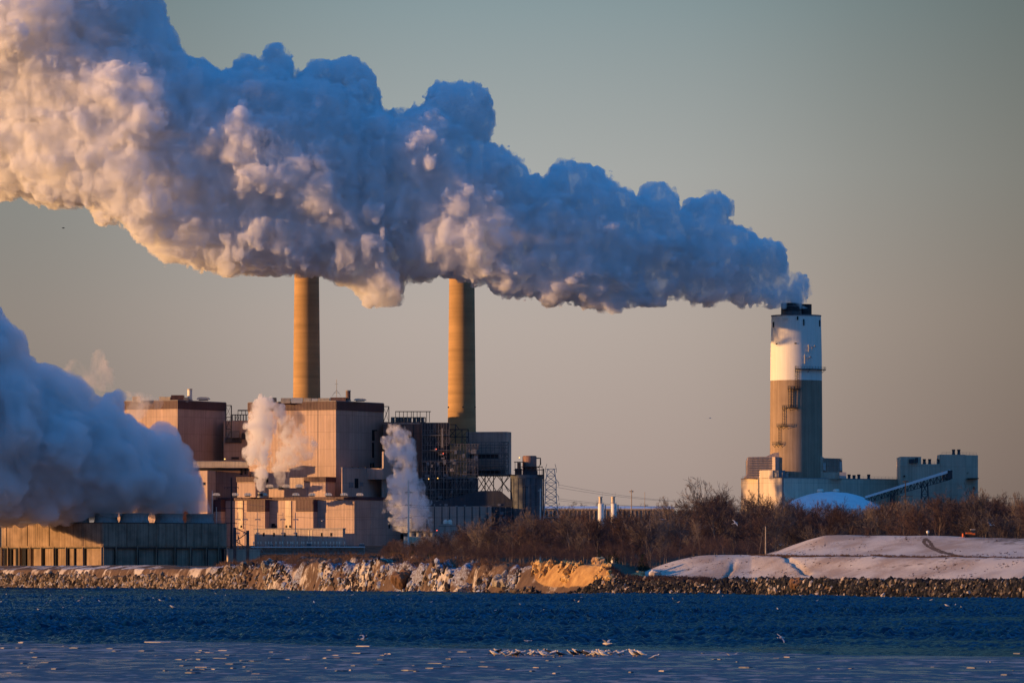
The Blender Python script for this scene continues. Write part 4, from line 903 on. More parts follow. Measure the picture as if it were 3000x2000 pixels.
for px in (2299, 2308, 2325, 2352, 2398): q = Bh.right.p(px, -6); b.lathe(q, [(1.2, gz(1397, q[1])), (1.2, gz(1387, q[1])), (1.5, gz(1386, q[1])), (1.5, gz(1384, q[1]))], 12)
b.build('roof_drum', M['galv'], r, True)
b = MB(); railing(b, [(*Bh.right.p(2300, -1), gz(1400, Dh)), (*Bh.right.p(2330, -1), gz(1401, Dh))], 1.2, 2); railing(b, [(*Bh.right.p(2490, -1), Bh.z1+.3), (*Bh.right.p(2640, -1), Bh.z1+.3)], 1.2, 2.5); railing(b, [(*Bh.left.p(2171, -1), Bh.z1+.3), (*Bh.left.p(2222, -1), Bh.z1+.3)], 1.2, 2.5); b.build('railing', M['steelgrey'], r)
# flared dark roof vents: one kind, three roofs
def flared(px, yb, ya, D, w, label, proto=[None]):
    x = gx(px, D); z0 = gz(yb, D); h = gz(ya, D)-z0
    if proto[0] is None:
        rr = empty('roof_fan', (x, D, z0), label, 'roof fan', 'dark flared roof fans'); rw = w/2*D/F
        b = MB(); b.lathe((x, D), [(rw*1.05, z0-.2), (rw*.92, z0+h*.25), (rw*.85, z0+h*.5)], 16); b.build('base', M['steel'], rr, True)
        b = MB(); b.lathe((x, D), [(rw*.85, z0+h*.5), (rw*1.0, z0+h*.8), (rw*1.12, z0+h), (rw*.9, z0+h)], 16); b.build('cowl', M['cladding'], rr, True); proto[0] = (rr, h)
    else: copy_thing(proto[0][0], (x, D, z0), sc3=(1, 1, h/proto[0][1]), label=label)
for k, px in enumerate((2487.5, 2502, 2516, 2545)): q = Bh.right.p(px, -7); flared(px, 1404, 1389 if k != 1 else 1391, q[1], 9.5, 'dark flared fan on the long low hall, in the row left of the conveyor')
# absorber hoods left and right of the stack foot
D = 3006; r = empty('duct_hood', (gx(2235, D), D, 21), 'ribbed grey duct hood with a sloping shoulder on the left of the stack', 'duct')
def extr(b, pts, D, dep):
    n = len(pts); vs = [at(p, y, D) for p, y in pts]; vs2 = [Vector((v.x, v.y+dep, v.z)) for v in vs]; b.add(vs+vs2, [tuple(range(n)), tuple(range(2*n-1, n-1, -1))]+[(i, n+i, n+(i+1) % n, (i+1) % n) for i in range(n)]); return b
b = MB(); extr(b, [(2189, 1400), (2189, 1348), (2193, 1338), (2246, 1337), (2252, 1333), (2268, 1326), (2300, 1322), (2306, 1318), (2307, 1400)], D-16, 18); b.build('casing', M['wall2'], r)
b = MB(); [b.box(gx(2191, D), gx(2262-k, D), D-16.35, D-16, gz(1344+k*7, D)-.18, gz(1344+k*7, D)+.18) for k in range(8)]; b.build('rib', M['steelgrey'], r)
b = MB(); extr(b, [(2180, 1400), (2189, 1389), (2189, 1400)], D-16, 16); b.build('skirt', M['wall2'], r)
Bd = Block(2271, 2262, 2306, 1330, 1400, D-18, 52); b = MB(); Bd.body(b, z1=gz(1340, D)); o = b.build('stair_block', M['wall2'], r)
b = MB(); Bd.right.box(b, 2274, 2283, 1354, 1375, .15); Bd.right.box(b, 2289, 2299, 1354, 1375, .15); b.build('panel', M['galv'], o)
D = 3004; r = empty('duct_hood', (gx(2437, D), D, 21), 'corrugated duct hood on the right of the stack foot', 'duct')
b = MB(); extr(b, [(2400, 1402), (2400, 1333), (2408, 1336), (2415, 1341), (2462, 1343), (2467, 1352), (2469, 1402)], D-10, 14); b.build('casing', M['fgdgrey'], r)
b = MB(); [b.box(gx(p, D), gx(p+1.6, D), D-10.3, D-10, gz(1383, D), gz(1343, D)) for p in range(2410, 2466, 4)]; b.build('rib', M['redwall'], r)
b = MB(); b.box(gx(2408, D), gx(2416, D), D-11, D-10, gz(1378, D), gz(1356, D)); b.box(gx(2456, D), gx(2463, D), D-11, D-10, gz(1379, D), gz(1353, D)); b.box(gx(2455, D), gx(2475, D), D-14, D-10.5, gz(1402, D), gz(1384, D)); b.build('panel', M['galv'], r)
# tall silo building at the far right
D = 3000; r = empty('limestone_building', (gx(2750, D), D, 21), 'tall stepped grey building with dark roof fans at the far right', 'building')
def shade_block(xc, xl, xr, ya, D, mat, name, par, yb=1500, a=84): B_ = Block(xc, xl, xr, ya, yb, D, a); b = MB(); B_.body(b, z0=19); return b.build(name, mat, par), B_
b = MB(); yA = 1345
def rb(xa, xb, ya, dy0, dy1, z0=19): b.prism([(gx(xa, D), D+dy0), (gx(xb, D), D+dy1), (gx(xb, D), D+30), (gx(xa, D), D+30)], z0, gz(ya, D))
rb(2638, 2700, 1337, 0, 3); b.build('wall', M['fgdgrey'], r)
b = MB(); rb(2700.2, 2756, 1358, 3, 5); b.build('wall', M['fgdgrey'], r)
b = MB(); rb(2756.2, 2832, 1330, 5, 8.5); b.build('wall', M['fgdgrey'], r)
b = MB(); rb(2832.2, 2872, 1331, 8.5, 15); b.build('wall', M['fgdgrey'], r)
b = MB(); b.box(gx(2666, D), gx(2700, D), D+1, D+8, gz(1357, D), gz(1340, D)+.0); 
b = MB(); b.box(gx(2664, D), gx(2678, D), D+.4, D+1.4, gz(1356, D), gz(1344, D)); b.box(gx(2682, D), gx(2690, D), D+.6, D+1.9, gz(1355, D), gz(1340, D)); b.build('louvre', M['steel'], r)
b = MB(); b.box(gx(2647, D), gx(2652, D), D, D+1.2, gz(1396, D), gz(1392, D)); b.box(gx(2837, D), gx(2871, D), D+6.5, D+16, gz(1401, D), gz(1399, D)); b.box(gx(2858, D), gx(2861, D), D+12, D+14.2, gz(1432, D), gz(1424, D)); b.box(gx(2839, D), gx(2841, D), D+8.8, D+12, gz(1384, D), gz(1382, D)); b.build('opening', M['hole'], r)
b = MB(); railing(b, [(gx(2762, D), D+7, gz(1330, D)), (gx(2790, D), D+8, gz(1330, D))], 1.3, 2); railing(b, [(gx(2815, D), D+9, gz(1330, D)), (gx(2868, D), D+16, gz(1331, D))], 1.3, 2); railing(b, [(gx(2703, D), D+5, gz(1358, D)), (gx(2752, D), D+6, gz(1358, D))], 1.2, 2.2); b.build('railing', M['steelgrey'], r)
for px in (2708, 2723.5, 2750): flared(px, 1358, 1344, 3010, 9.5, 'dark flared fan on the middle step of the tall far building')
for px in (2793.5, 2809): flared(px, 1330, 1316, 3016, 9.5, 'one of two dark flared fans on the highest roof at the far right')
# inclined conveyor
D = 2955; r = empty('inclined_conveyor', (gx(2535, D), D, Hs(gx(2535, D), D)), 'snow-topped inclined conveyor on lattice legs climbing to the tall building', 'conveyor')
p0, p1 = at(2535, 1464, D), at(2784, 1380, D); up = Vector((0, 0, 1))
b = MB()
for dy in (0, 3.6): lattice(b, p0+Vector((0, dy, -1.6)), p1+Vector((0, dy, -4.2)), 3.4, 26, .14, .2)
b.build('truss', M['steel'], r)
b = MB(); q = (p1-p0); vs = []
for t, h0, h1 in ((0, .9, 2.0), (1, -.6, .9)):
    c = p0+q*t
    for dy in (-.6, 4.2): vs += [Vector((c.x, c.y+dy, c.z+h0)), Vector((c.x, c.y+dy, c.z+h1))]
b.add(vs, [(0, 4, 5, 1), (2, 3, 7, 6), (1, 5, 7, 3), (0, 2, 6, 4), (0, 1, 3, 2), (4, 6, 7, 5)]); b.build('roof', M['snowroof'], r)
b = MB(); b.box(gx(2776, D), gx(2790, D), D-1, D+40, gz(1402, D), gz(1377, D)); b.build('head_house', M['cladding'], r)
for (xa, xb, ya, lg) in ((2702, 2718, 1414, (2693, 2728)), (2610, 2620, 1444, (2604, 2622))):
    b = MB(); z0 = 19.5; zt_ = gz(ya, D)
    for dy in (0, 3.6):
        b.tube([(gx(xa, D), D+dy, zt_), (gx(lg[0], D), D+dy, z0)], .28, 4); b.tube([(gx(xb, D), D+dy, zt_), (gx(lg[1], D), D+dy, z0)], .28, 4)
        for k in range(6):
            t, t2 = k/6, (k+1)/6; L_ = lambda t: gx(xa+(lg[0]-xa)*t, D); R_ = lambda t: gx(xb+(lg[1]-xb)*t, D); Z_ = lambda t: zt_+(z0-zt_)*t
            b.tube([(L_(t), D+dy, Z_(t)), (R_(t2), D+dy, Z_(t2))], .14, 4); b.tube([(R_(t), D+dy, Z_(t)), (L_(t2), D+dy, Z_(t2))], .14, 4); b.tube([(L_(t2), D+dy, Z_(t2)), (R_(t2), D+dy, Z_(t2))], .14, 4)
    b.build('trestle_leg', M['steel'], r)
# snow-covered storage dome
D = 2950; cx = gx(2440, D); rd = 158*D/F; zt_ = gz(1438, D); r = empty('storage_dome', (cx, D+rd, 21), 'shallow snow-covered storage dome with two small caps', 'dome')
b = MB(); hh = zt_-gz(1490, D); Rs = (rd*rd+hh*hh)/(2*hh); b.lathe((cx, D+rd*.5), [(rd, 18)]+[(rd*math.cos(R(t)), 0) for t in ()]+[(math.sqrt(max(Rs*Rs-(Rs-hh+h)**2, .01)), zt_-hh+h) for h in np.linspace(0, hh, 14)], 64, True); b.build('roof', M['snowroof'], r, True)
b = MB(); [b.lathe((gx(p, D), D+rd*.45), [(1.5, gz(1446, D)), (1.5, gz(1437, D)), (1.9, gz(1436, D)), (1.2, gz(1431, D))], 14) for p in (2407, 2454)]; b.build('cap', M['vent'], r, True)
b = MB(); [b.box(gx(p+5, D), gx(p+14, D), D+rd*.4, D+rd*.4+1, gz(1446, D), gz(1440, D)) for p in (2407, 2454)]; b.build('hatch', M['steel'], r)

# ---------------------------------------------------------------- the long cooling tower
D = 2845; a = 50; CT = Block(300, 4, 664, 1530, 1658, D, a)
r = CT.root('cooling_tower', 'long timber-panelled cooling tower, lit at left, dark at right, under the steam bank', 'cooling tower')
zm = gz(1603, D); zt_ = gz(1531, D)
b = MB(); CT.body(b, z0=9, z1=zm-.2, g=-.8); b.build('lower_wall', M['tower'], r)
b = MB(); CT.body(b, z0=zm, z1=zt_); b.build('upper_wall', M['tower'], r)
b = MB(); CT.body(b, z0=zt_+.003, z1=zt_+.3, g=.3); b.build('deck', M['towerdark'], r)
b = MB(); CT.body(b, z0=zm-.35, z1=zm+.25, g=.25); b.build('ledge', M['towerdark'], r)
def panels(face, cols, ya, yb, outs, nm, mat):
    for k, (xa, xb) in enumerate(zip(cols[:-1], cols[1:])):
        b = MB(); face.box(b, xa+.7, xb-.7, ya, yb, outs[k % len(outs)]); b.build(nm, mat, r)
panels(CT.left, [6, 20, 52, 82, 112, 146, 192, 245, 299], 1533, 1599, [.35, .18, .45, .25], 'panel', M['tower'])
panels(CT.right, [301, 338, 370, 403, 435, 459, 485, 517, 545, 566, 590, 614, 640, 663], 1533, 1599, [.35, .15, .4, .22], 'panel', M['tower'])
b = MB()
for px in (12, 19, 29, 46, 52, 66, 71, 84, 122, 160, 194): CT.left.box(b, px, px+5, 1606, 1656, .1, 2)
CT.left.box(b, 216, 219, 1606, 1656, 0, 2); CT.left.box(b, 246, 249, 1606, 1656, 0, 2)
for px in (338, 402, 458, 512, 558, 604, 640, 652): CT.right.box(b, px, px+5, 1608, 1656, .1, 2)
b.build('louvre_gap', M['hole'], r)
b = MB(); [CT.left.box(b, px, px+2, 1602, 1657, .7) for px in (5, 24, 58, 90, 122, 158, 194, 244, 298)]; [CT.right.box(b, px, px+2, 1602, 1657, .7) for px in (301, 338, 400, 456, 510, 556, 602, 638, 661)]; b.build('post', M['tower'], r)
for k, (xa, xb) in enumerate(((215, 262), (275, 347), (373, 461), (476, 563), (568, 652))):
    q = CT.right.p((xa+xb)/2+4, -8) if k > 1 else (gx((xa+xb)/2, D+20), D+20); rr_ = (xb-xa)/2*q[1]/F; b = MB(); z0 = zt_+.3
    b.lathe(q, [(rr_*1.02, z0), (rr_*.93, z0+1.6), (rr_*.93, z0+2.8), (rr_, z0+4.6), (rr_*.94, z0+4.6), (rr_*.88, z0+1)], 36, False); o = b.build('fan_stack', M['fan'], r, True)
    b = MB(); b.lathe(q, [(rr_*1.01, z0+4.5), (rr_*1.03, z0+4.5), (rr_*1.03, z0+4.75), (rr_*.95, z0+4.75)], 36, False); b.build('rim', M['galv'], o)
b = MB(); railing(b, [(*CT.right.p(302, .1), zt_+.3), (*CT.right.p(662, .1), zt_+.3)], 1.1, 3, .06); b.build('railing', M['steelgrey'], r)

# ---------------------------------------------------------------- poles, pylon, wires, substation
def pole(px, ya, yb, D, label, mat='wood', w=4.0, arms=(), cat='utility pole', name='utility_pole', group=None):
    x = gx(px, D); z0 = min(gz(yb, D), Hs(x, D)) if D > 1500 else gz(yb, D); zt_ = gz(ya, D); r = empty(name, (x, D, z0), label, cat, group)
    b = MB(); b.tube([(x, D, z0-.5), (x, D, zt_)], [w/2*D/F, w/2*D/F*.55], 8); b.build('shaft', M[mat], r, True)
    if arms:
        b = MB()
        for y, hw in arms: b.tube([(x-hw*D/F, D, gz(y, D)), (x+hw*D/F, D, gz(y, D))], .16, 5); [b.tube([(x+k*hw*D/F, D, gz(y, D)-.7), (x+k*hw*D/F, D, gz(y, D)+.2)], .13, 5) for k in (-1, -.55, .55, 1)]
        b.build('crossarm', M['steel' if 'dark' in mat else 'galv'], r)
    return r
pole(678, 1398, 1604, 2905, 'tall dark pole with four crossarms left of the turbine hall', 'darkwood', 8, ((1427, 20), (1457, 30), (1488, 32), (1531, 14)))
pole(1197, 1405, 1575, 2900, 'tall pale leaning-lit pole in front of the right-hand steam jet', 'white', 6, ((1441, 10), (1478, 8), (1515, 10)))
pole(1539, 1420, 1540, 2930, 'thick dark pole in front of the round silo', 'darkwood', 5, ((1425, 7),))
pole(1583, 1430, 1560, 2880, 'whitish pole between the round silo and the pylon', 'white', 5, ((1435, 6),))
pole(2243, 1541, 1634, 1950, 'single bare wooden pole standing on the edge of the snowy mound', 'wood', 4.5)
pole(1850, 1434, 1560, 2800, 'grey pole above the trees right of the twin silos', 'wood', 5, ((1438, 6),))
pole(1889, 1440, 1560, 2850, 'thin grey pole rising from the far trees', 'wood', 2.5)
pole(2048, 1455, 1560, 2800, 'thin pale pole in the trees, first of the pair near the buff hall', 'wood', 3)
pole(2100, 1460, 1560, 2800, 'thin pale pole in the trees nearest the buff hall', 'wood', 3)
pole(2653, 1408, 1560, 2860, 'dark pole with two crossarms in front of the inclined conveyor', 'darkwood', 5, ((1409, 7), (1453, 19)))
pole(622, 1436, 1600, 2900, 'thin pale pole at the right end of the steam bank', 'white', 3.5)
pole(634, 1484, 1600, 2895, 'short thin pale pole beside the steam bank', 'white', 2.5)
# lattice pylon
D = 2860; r = empty('transmission_tower', (gx(1614, D), D, 14), 'steel lattice transmission tower beyond the round silo', 'pylon')
def pylon():
    b = MB(); c = MB(); X = lambda p: gx(p, D)
    lv = [(1540, 24, 4.6), (1490, 19, 3.4), (1454, 15.5, 2.6), (1413, 15.5, 2.6), (1373, 10, 1.8)]
    def ring(y, hw, hd): z = gz(y, D); return [Vector((X(1614-hw), D-hd, z)), Vector((X(1614+hw), D-hd, z)), Vector((X(1614+hw), D+hd, z)), Vector((X(1614-hw), D+hd, z))]
    lv2 = []
    for (y0, w0, d0), (y1, w1, d1) in zip(lv[:-1], lv[1:]):
        for t in (0, .5): lv2.append((y0+(y1-y0)*t, w0+(w1-w0)*t, d0+(d1-d0)*t))
    lv2.append(lv[-1]); rs = [ring(*q) for q in lv2]
    for ra, rb_ in zip(rs[:-1], rs[1:]):
        for i in range(4):
            j = (i+1) % 4; b.tube([ra[i], rb_[i]], .26, 4); c.tube([ra[i], rb_[j]], .15, 4); c.tube([ra[j], rb_[i]], .15, 4); c.tube([rb_[i], rb_[j]], .15, 4)
    for i in range(4): b.tube([rs[0][i], rs[0][i]+(rs[0][i]-rs[1][i])*.8], .17, 4)
    b.build('leg', M['galv'], r); c.build('bracing', M['galv'], r)
    e = MB()
    for y, hw in ((1413, 23), (1454, 23), (1373, 16)):
        for k in (-1, 1):
            tip = Vector((X(1614+k*hw), D, gz(y, D)))
            for d_ in (-2, 2):
                for dz in (0, 2.4): e.tube([Vector((X(1614+k*12), D+d_, gz(y, D)+dz)), tip], .11, 4)
            e.tube([tip, tip-Vector((0, 0, 1.8))], .12, 5)
    e.build('crossarm', M['galv'], r)
pylon()
def wire(p, q, sag, label, group='power lines', rr=.07):
    p, q = Vector(p), Vector(q); pts = [p.lerp(q, i/24)-Vector((0, 0, 4*sag*(i/24)*(1-i/24))) for i in range(25)]
    b = MB(); b.tube(pts, rr, 4); o = b.build('power_line', M['wire'], None); tag(o, label, 'power line', group)
M['wire'] = surf('wire', (.22, .17, .15), .6, .2, 1)
X = lambda p, D=2860: gx(p, D)
for hw, y, lb in ((-23, 1415, 'upper left'), (23, 1415, 'upper right'), (-23, 1456, 'lower left'), (23, 1456, 'lower right')):
    wire(at(1614+hw, y+4, 2860), at(2060+hw*.5, y+58 if y < 1450 else y+28, 2950), 1.5, f'power line running right from the {lb} arm of the pylon towards the trees')
for k, (y0, y1) in enumerate(((1441, 1413), (1478, 1456), (1484, 1462), (1510, 1478))):
    wire(at(1200, y0, 2900), at(1592, y1, 2860), 2.5, ('topmost', 'second', 'third', 'lowest')[k]+' power line crossing the dark shed from the pale pole to the pylon')
for k, (y0, y1) in enumerate(((1472, 1478), (1488, 1515), (1531, 1538))):
    wire(at(690, y0, 2905), at(1196, y1, 2900), 3, ('upper', 'middle', 'lower')[k]+' power line crossing the turbine hall front')
for k, (y0, y1) in enumerate(((1455, 1455), (1468, 1472))):
    wire(at(2655, y0-20, 2860), at(3150, y1, 2900), 2, ('upper', 'lower')[k]+' power line running off to the right past the tall far building')
# substation posts and portal frames in front of the turbine hall
protoS = None
for px, ya in ((697, 1500), (718, 1486), (755, 1487), (829, 1488), (866, 1488)):
    D = 2915
    if protoS is None:
        protoS = pole(px, ya, 1600, D, 'slender pale lightning spire in front of the turbine hall', 'galv', 3.6, ((1520, 7), (1560, 5)), 'spire', 'lightning_spire', 'spires of the substation')
    else: copy_thing(protoS, (gx(px, D), D, protoS.location.z))
b = MB(); protoG = None
for k, px in enumerate((896, 930, 964, 1002)):
    D = 2918; x = gx(px, D); z0 = gz(1600, D); hw = 12*D/F; zt_ = gz(1578, D)
    if protoG is None:
        protoG = empty('portal_gantry', (x, D, z0), 'pale steel portal frame in the substation yard', 'gantry', 'portal frames of the substation')
        b = MB(); [b.tube([(x+s_*hw*1.1, D, z0), (x+s_*hw*.9, D, zt_)], .14, 4) for s_ in (-1, 1)]; b.build('upright', M['galv'], protoG); b = MB(); b.tube([(x-hw, D, zt_), (x+hw, D, zt_)], .16, 4); [b.tube([(x+q*hw, D, zt_), (x+q*hw, D, zt_-1)], .12, 4) for q in (-.5, 0, .5)]; b.build('beam', M['galv'], protoG)
    else: copy_thing(protoG, (x, D, z0))
rg = random.Random(21); protoT = None
for k in range(26):
    px = 745+k*10.5+rg.uniform(-3, 3); D = 2912+rg.uniform(-3, 8); x = gx(px, D); z0 = gz(1600, D)
    if protoT is None:
        protoT = empty('insulator_post', (x, D, z0), 'small pale insulator post in the substation yard', 'insulator', 'insulator posts of the substation'); b = MB(); b.tube([(x, D, z0), (x, D, z0+1.3)], .2, 5); b.build('stand', M['galv'], protoT); b = MB(); [b.ball((x, D, z0+1.5+q*.4), .32, 6, 4) for q in range(3)]; b.build('insulator', M['vent'], protoT)
    else: copy_thing(protoT, (x, D, z0))
for px, w_, h_, lb in ((905, 12, 11, 'blue-grey transformer in the middle of the substation yard'), (1060, 16, 8, 'grey transformer at the right end of the substation yard'), (795, 9, 7, 'grey transformer at the left of the substation yard')):
    D = 2914; x = gx(px, D); z0 = gz(1599, D); hw = w_/2*D/F; h2 = h_*D/F; r = empty('transformer', (x, D, z0), lb, 'transformer')
    b = MB(); b.box(x-hw, x+hw, D, D+3, z0, z0+h2*.75); b.build('tank', M['steelgrey'], r); b = MB(); [b.box(x-hw+q*hw*.5, x-hw+q*hw*.5+.15, D-.6, D, z0+.2, z0+h2*.65) for q in range(5)]; b.build('fin', M['steelgrey'], r)
    b = MB(); [b.tube([(x+q*hw*.6, D+1.5, z0+h2*.75), (x+q*hw*.6, D+1.5, z0+h2*1.1)], .15, 5) for q in (-1, 0, 1)]; b.build('bushing', M['vent'], r)
# pipe bridge below
D = 2890; r = empty('pipe_bridge', (gx(910, D), D, gz(1622, D)), 'long low truss bridge with a snowy top in front of the substation', 'bridge')
b = MB(); lattice(b, (gx(742, D), D, gz(1621, D)), (gx(1068, D), D, gz(1621, D)), gz(1603, D)-gz(1621, D), 30, .16, .24); lattice(b, (gx(742, D), D+4, gz(1621, D)), (gx(1068, D), D+4, gz(1621, D)), gz(1603, D)-gz(1621, D), 30, .16, .24); b.build('truss', M['wall2'], r)
b = MB(); b.box(gx(735, D), gx(1069, D), D-.4, D+4.4, gz(1602.5, D), gz(1600, D)); b.build('deck', M['snowroof'], r)
b = MB(); b.box(gx(770, D), gx(1068, D), D+4.6, D+5.6, gz(1621, D), gz(1603, D)); b.build('backing_panel', M['wall2'], r)
b = MB(); [b.box(gx(p, D), gx(p+4, D), D+1, D+3, 9, gz(1621, D)) for p in (745, 800, 860, 925, 960, 1010, 1060)]; b.build('pier', M['wall2'], r)
# braced intake frame by the cooling tower
D = 2838; r = empty('intake_gantry', (gx(707, D), D, Hs(gx(707, D), D)), 'two dark columns joined by braces at the right of the cooling tower', 'steelwork')
b = MB(); [b.box(gx(p, D), gx(p+9, D), D, D+1.6, 9, gz(y, D)) for p, y in ((683, 1544), (721, 1553))]; b.build('column', M['steel'], r)
b = MB(); [b.tube([at(p, y, D+.8), at(p2, y2, D+.8)], .22, 5) for p, y, p2, y2 in ((690, 1546, 722, 1561), (692, 1583, 722, 1562), (692, 1585, 722, 1604), (697, 1565, 703, 1590))]; b.build('brace', M['steel'], r)
Bi = Block(668, 664, 761, 1608, 1655, 2842, 60); r = Bi.root('intake_house', 'low dark greenish house at the right end of the cooling tower', 'building'); b = MB(); Bi.body(b, z0=9); b.build('wall', M['fgdgrey'], r); b = MB(); Bi.body(b, Bi.z1+.003, Bi.z1+.3, .2); b.build('roof', M['roof'], r)
# twin slim silos in the trees
for px, lb in ((1761, 'left of two slim cream silos standing in the trees'), (1798, 'right of two slim cream silos standing in the trees')):
    D = 2750; x = gx(px, D); rr_ = 9*D/F; r = empty('slim_silo', (x, D, 12), lb, 'silo')
    b = MB(); b.lathe((x, D), [(rr_, 12), (rr_, gz(1477, D)), (rr_*.8, gz(1474, D))], 24); b.build('shell', M['white'], r, True)
    b = MB(); b.lathe((x-.3, D), [(rr_*.6, gz(1475, D)), (rr_*.6, gz(1466, D)), (rr_*.55, gz(1465, D)), (rr_*.6, gz(1464, D)), (rr_*.55, gz(1457, D)), (rr_*.75, gz(1456, D)), (rr_*.7, gz(1454, D))], 16); b.build('filter_head', M['pale'], r, True)
    b = MB(); railing(b, [(x-rr_, D-rr_, gz(1476, D)), (x+rr_, D-rr_, gz(1476, D))], 1, 1, .06); b.tube([(x+rr_*1.4, D, 14), (x+rr_*1.4, D, gz(1478, D))], .3, 6); b.tube([(x+rr_*.5, D, gz(1456, D)), (x+rr_*.5, D, gz(1440, D))], .06, 4); b.build('ladder', M['galv'], r)
# ---------------------------------------------------------------- bare winter trees
def grow(seed, h=20.0, spread=.30, dens=1.0):
    """returns (trunk and limbs, twigs): lists of (p0, p1, r0, r1)"""
    rg = random.Random(seed); limbs = []; twigs = []
    def rv(d, a):
        d = d.normalized(); o = d.orthogonal().normalized(); o.rotate(Matrix.Rotation(rg.uniform(0, 6.283), 3, d)); return (d*math.cos(a)+o*math.sin(a)).normalized()
    def branch(p, d, L, r, lev):
        n = 3 if lev < 2 else 2; q = p; pts = [p]
        for i in range(n):
            d = (rv(d, rg.uniform(.05, .22))+Vector((0, 0, .10 if lev else .25))).normalized(); q2 = q+d*(L/n)
            (limbs if lev < 2 else twigs).append((q, q2, max(r*(1-i/n*.6), .028), max(r*(1-(i+1)/n*.6), .024))); q = q2; pts.append(q)
        if lev >= 4: return
        m = int((9, 6, 5, 4)[lev]*dens*rg.uniform(.8, 1.2)+.5)
        for k in range(m):
            t = rg.uniform(.28 if lev == 0 else .2, 1.0); i = min(int(t*n), n-1); b = pts[i].lerp(pts[i+1], t*n-i)
            LL = L*(.62-.25*t if lev == 0 else rg.uniform(.42, .62)); branch(b, rv(d if lev else Vector((0, 0, 1)), rg.uniform(.35, .95)*(1 if lev else spread*3)), LL, r*(.42 if lev < 1 else .45), lev+1)
    branch(Vector((0, 0, -.5)), Vector((rg.uniform(-.06, .06), rg.uniform(-.06, .06), 1)), h*.86, h*.0115, 0)
    return limbs, twigs
def segs_mesh(name, segs, n, mat, rmin=0.0):
    P0 = np.array([s[0][:] for s in segs]); P1 = np.array([s[1][:] for s in segs]); r0 = np.maximum([s[2] for s in segs], rmin); r1 = np.maximum([s[3] for s in segs], rmin*.8)
    d = P1-P0; d /= np.linalg.norm(d, axis=1)[:, None]+1e-9; up = np.where(np.abs(d[:, 2:3]) < .9, [[0, 0, 1.]], [[1., 0, 0]]); a = np.cross(d, up); a /= np.linalg.norm(a, axis=1)[:, None]; b = np.cross(d, a)
    vs = []
    for P, r in ((P0, r0), (P1, r1)):
        for j in range(n): t = 2*math.pi*j/n; vs.append(P+(a*math.cos(t)+b*math.sin(t))*r[:, None])
    V = np.stack(vs, 1); k = np.arange(len(segs))[:, None]*2*n
    q = np.concatenate([np.concatenate([k+j, k+(j+1) % n, k+n+(j+1) % n, k+n+j], 1) for j in range(n)])
    me = np_mesh(name, V.reshape(-1, 3), q, False) if mat is not None else None
    if me: me.materials.append(mat)
    return me, V.reshape(-1, 3), q
TREES = []
for k in range(9):
    L_, T_ = grow(40+k, 20, (.26, .36, .30)[k % 3], (1.0, 1.15, .95)[k % 3])
    tm = M[('bark', 'bark', 'twig_pale')[k % 3]]; cm = M[('twig', 'twig_red', 'twig_pale')[k % 3]]
    me1, _, _ = segs_mesh('trunk', L_, 5, tm); me2, V2, Q2 = segs_mesh('crown', T_, 3, cm, .036)
    TREES.append((me1, me2, V2, Q2))
def tree(x, y, h, k, rz, label, group, name='bare_tree', z=None):
    r = empty(name, (x, y, (Hs(x, y) if z is None else z)-.3), label, 'tree', group); s = h/20; r.scale = (s*1.05, s*1.05, s); r.rotation_euler = (0, 0, rz)
    for nm, me in (('trunk', TREES[k][0]), ('crown', TREES[k][1])): o = bpy.data.objects.new(nm, me); col.objects.link(o); o.parent = r
    return r
SKYL = [(1000, 1625), (1120, 1612), (1180, 1592), (1250, 1572), (1340, 1562), (1400, 1540), (1450, 1556), (1560, 1528), (1650, 1518), (1720, 1530), (1800, 1538), (1850, 1522), (1900, 1510), (2000, 1488), (2060, 1470), (2100, 1470), (2200, 1478), (2300, 1492), (2340, 1504), (2550, 1504), (2600, 1490), (2700, 1494), (2800, 1482), (2870, 1488), (2950, 1474), (3100, 1470)]
def skyl(px): return ip(px, SKYL)
ZONES = [(0, 1330, 'bare brown tree in front of the small tank house and steam jet', 'bare trees before the small tank house'), (1330, 1620, 'bare brown tree between the round silo and the shore bluff', 'bare trees before the round silo and pylon'),
         (1620, 1950, 'bare brown tree in the wood around the two slim silos', 'bare trees around the slim silos'), (1950, 2240, 'bare brown tree in the wood left of the buff hall and mound', 'bare trees left of the mound'),
         (2240, 2620, 'bare brown tree behind the snowy mound, below the dome', 'bare trees behind the mound below the dome'), (2620, 4000, 'bare brown tree behind the snowy mound, below the tall far building', 'bare trees behind the mound at the far right')]
rg = random.Random(77); cnt = 0
rows = [(2330, 60), (2450, 60), (2580, 55), (2720, 50), (2830, 45)]
for D0, n in rows:
    for i in range(n):
        px = 1120+(3080-1120)*(i+rg.uniform(-.4, .4)+.5)/n; D = D0+rg.uniform(-45, 45)
        sD = float(shore(px))
        if px < 1330 and D0 > 2600 or (1900 < px < 2190 and D > 2740): continue
        if px > 2240 and D0 < 2400: D = sD+640+rg.uniform(0, 80)
        x = gx(px, D); z0 = Hs(x, D); yt = skyl(px)+rg.uniform(0, 1)**1.5*(70 if D0 < 2700 else 22)-rg.uniform(0, 9)+13*float(fbm(px, D0, 70, 2)); h = gz(yt, D)-z0
        h = max(7, min(26, h))
        lab = [q for q in ZONES if q[0] <= px < q[1]][0]; tree(x, D, h, rg.randrange(9), rg.uniform(0, 6.28), lab[2], lab[3]); cnt += 1
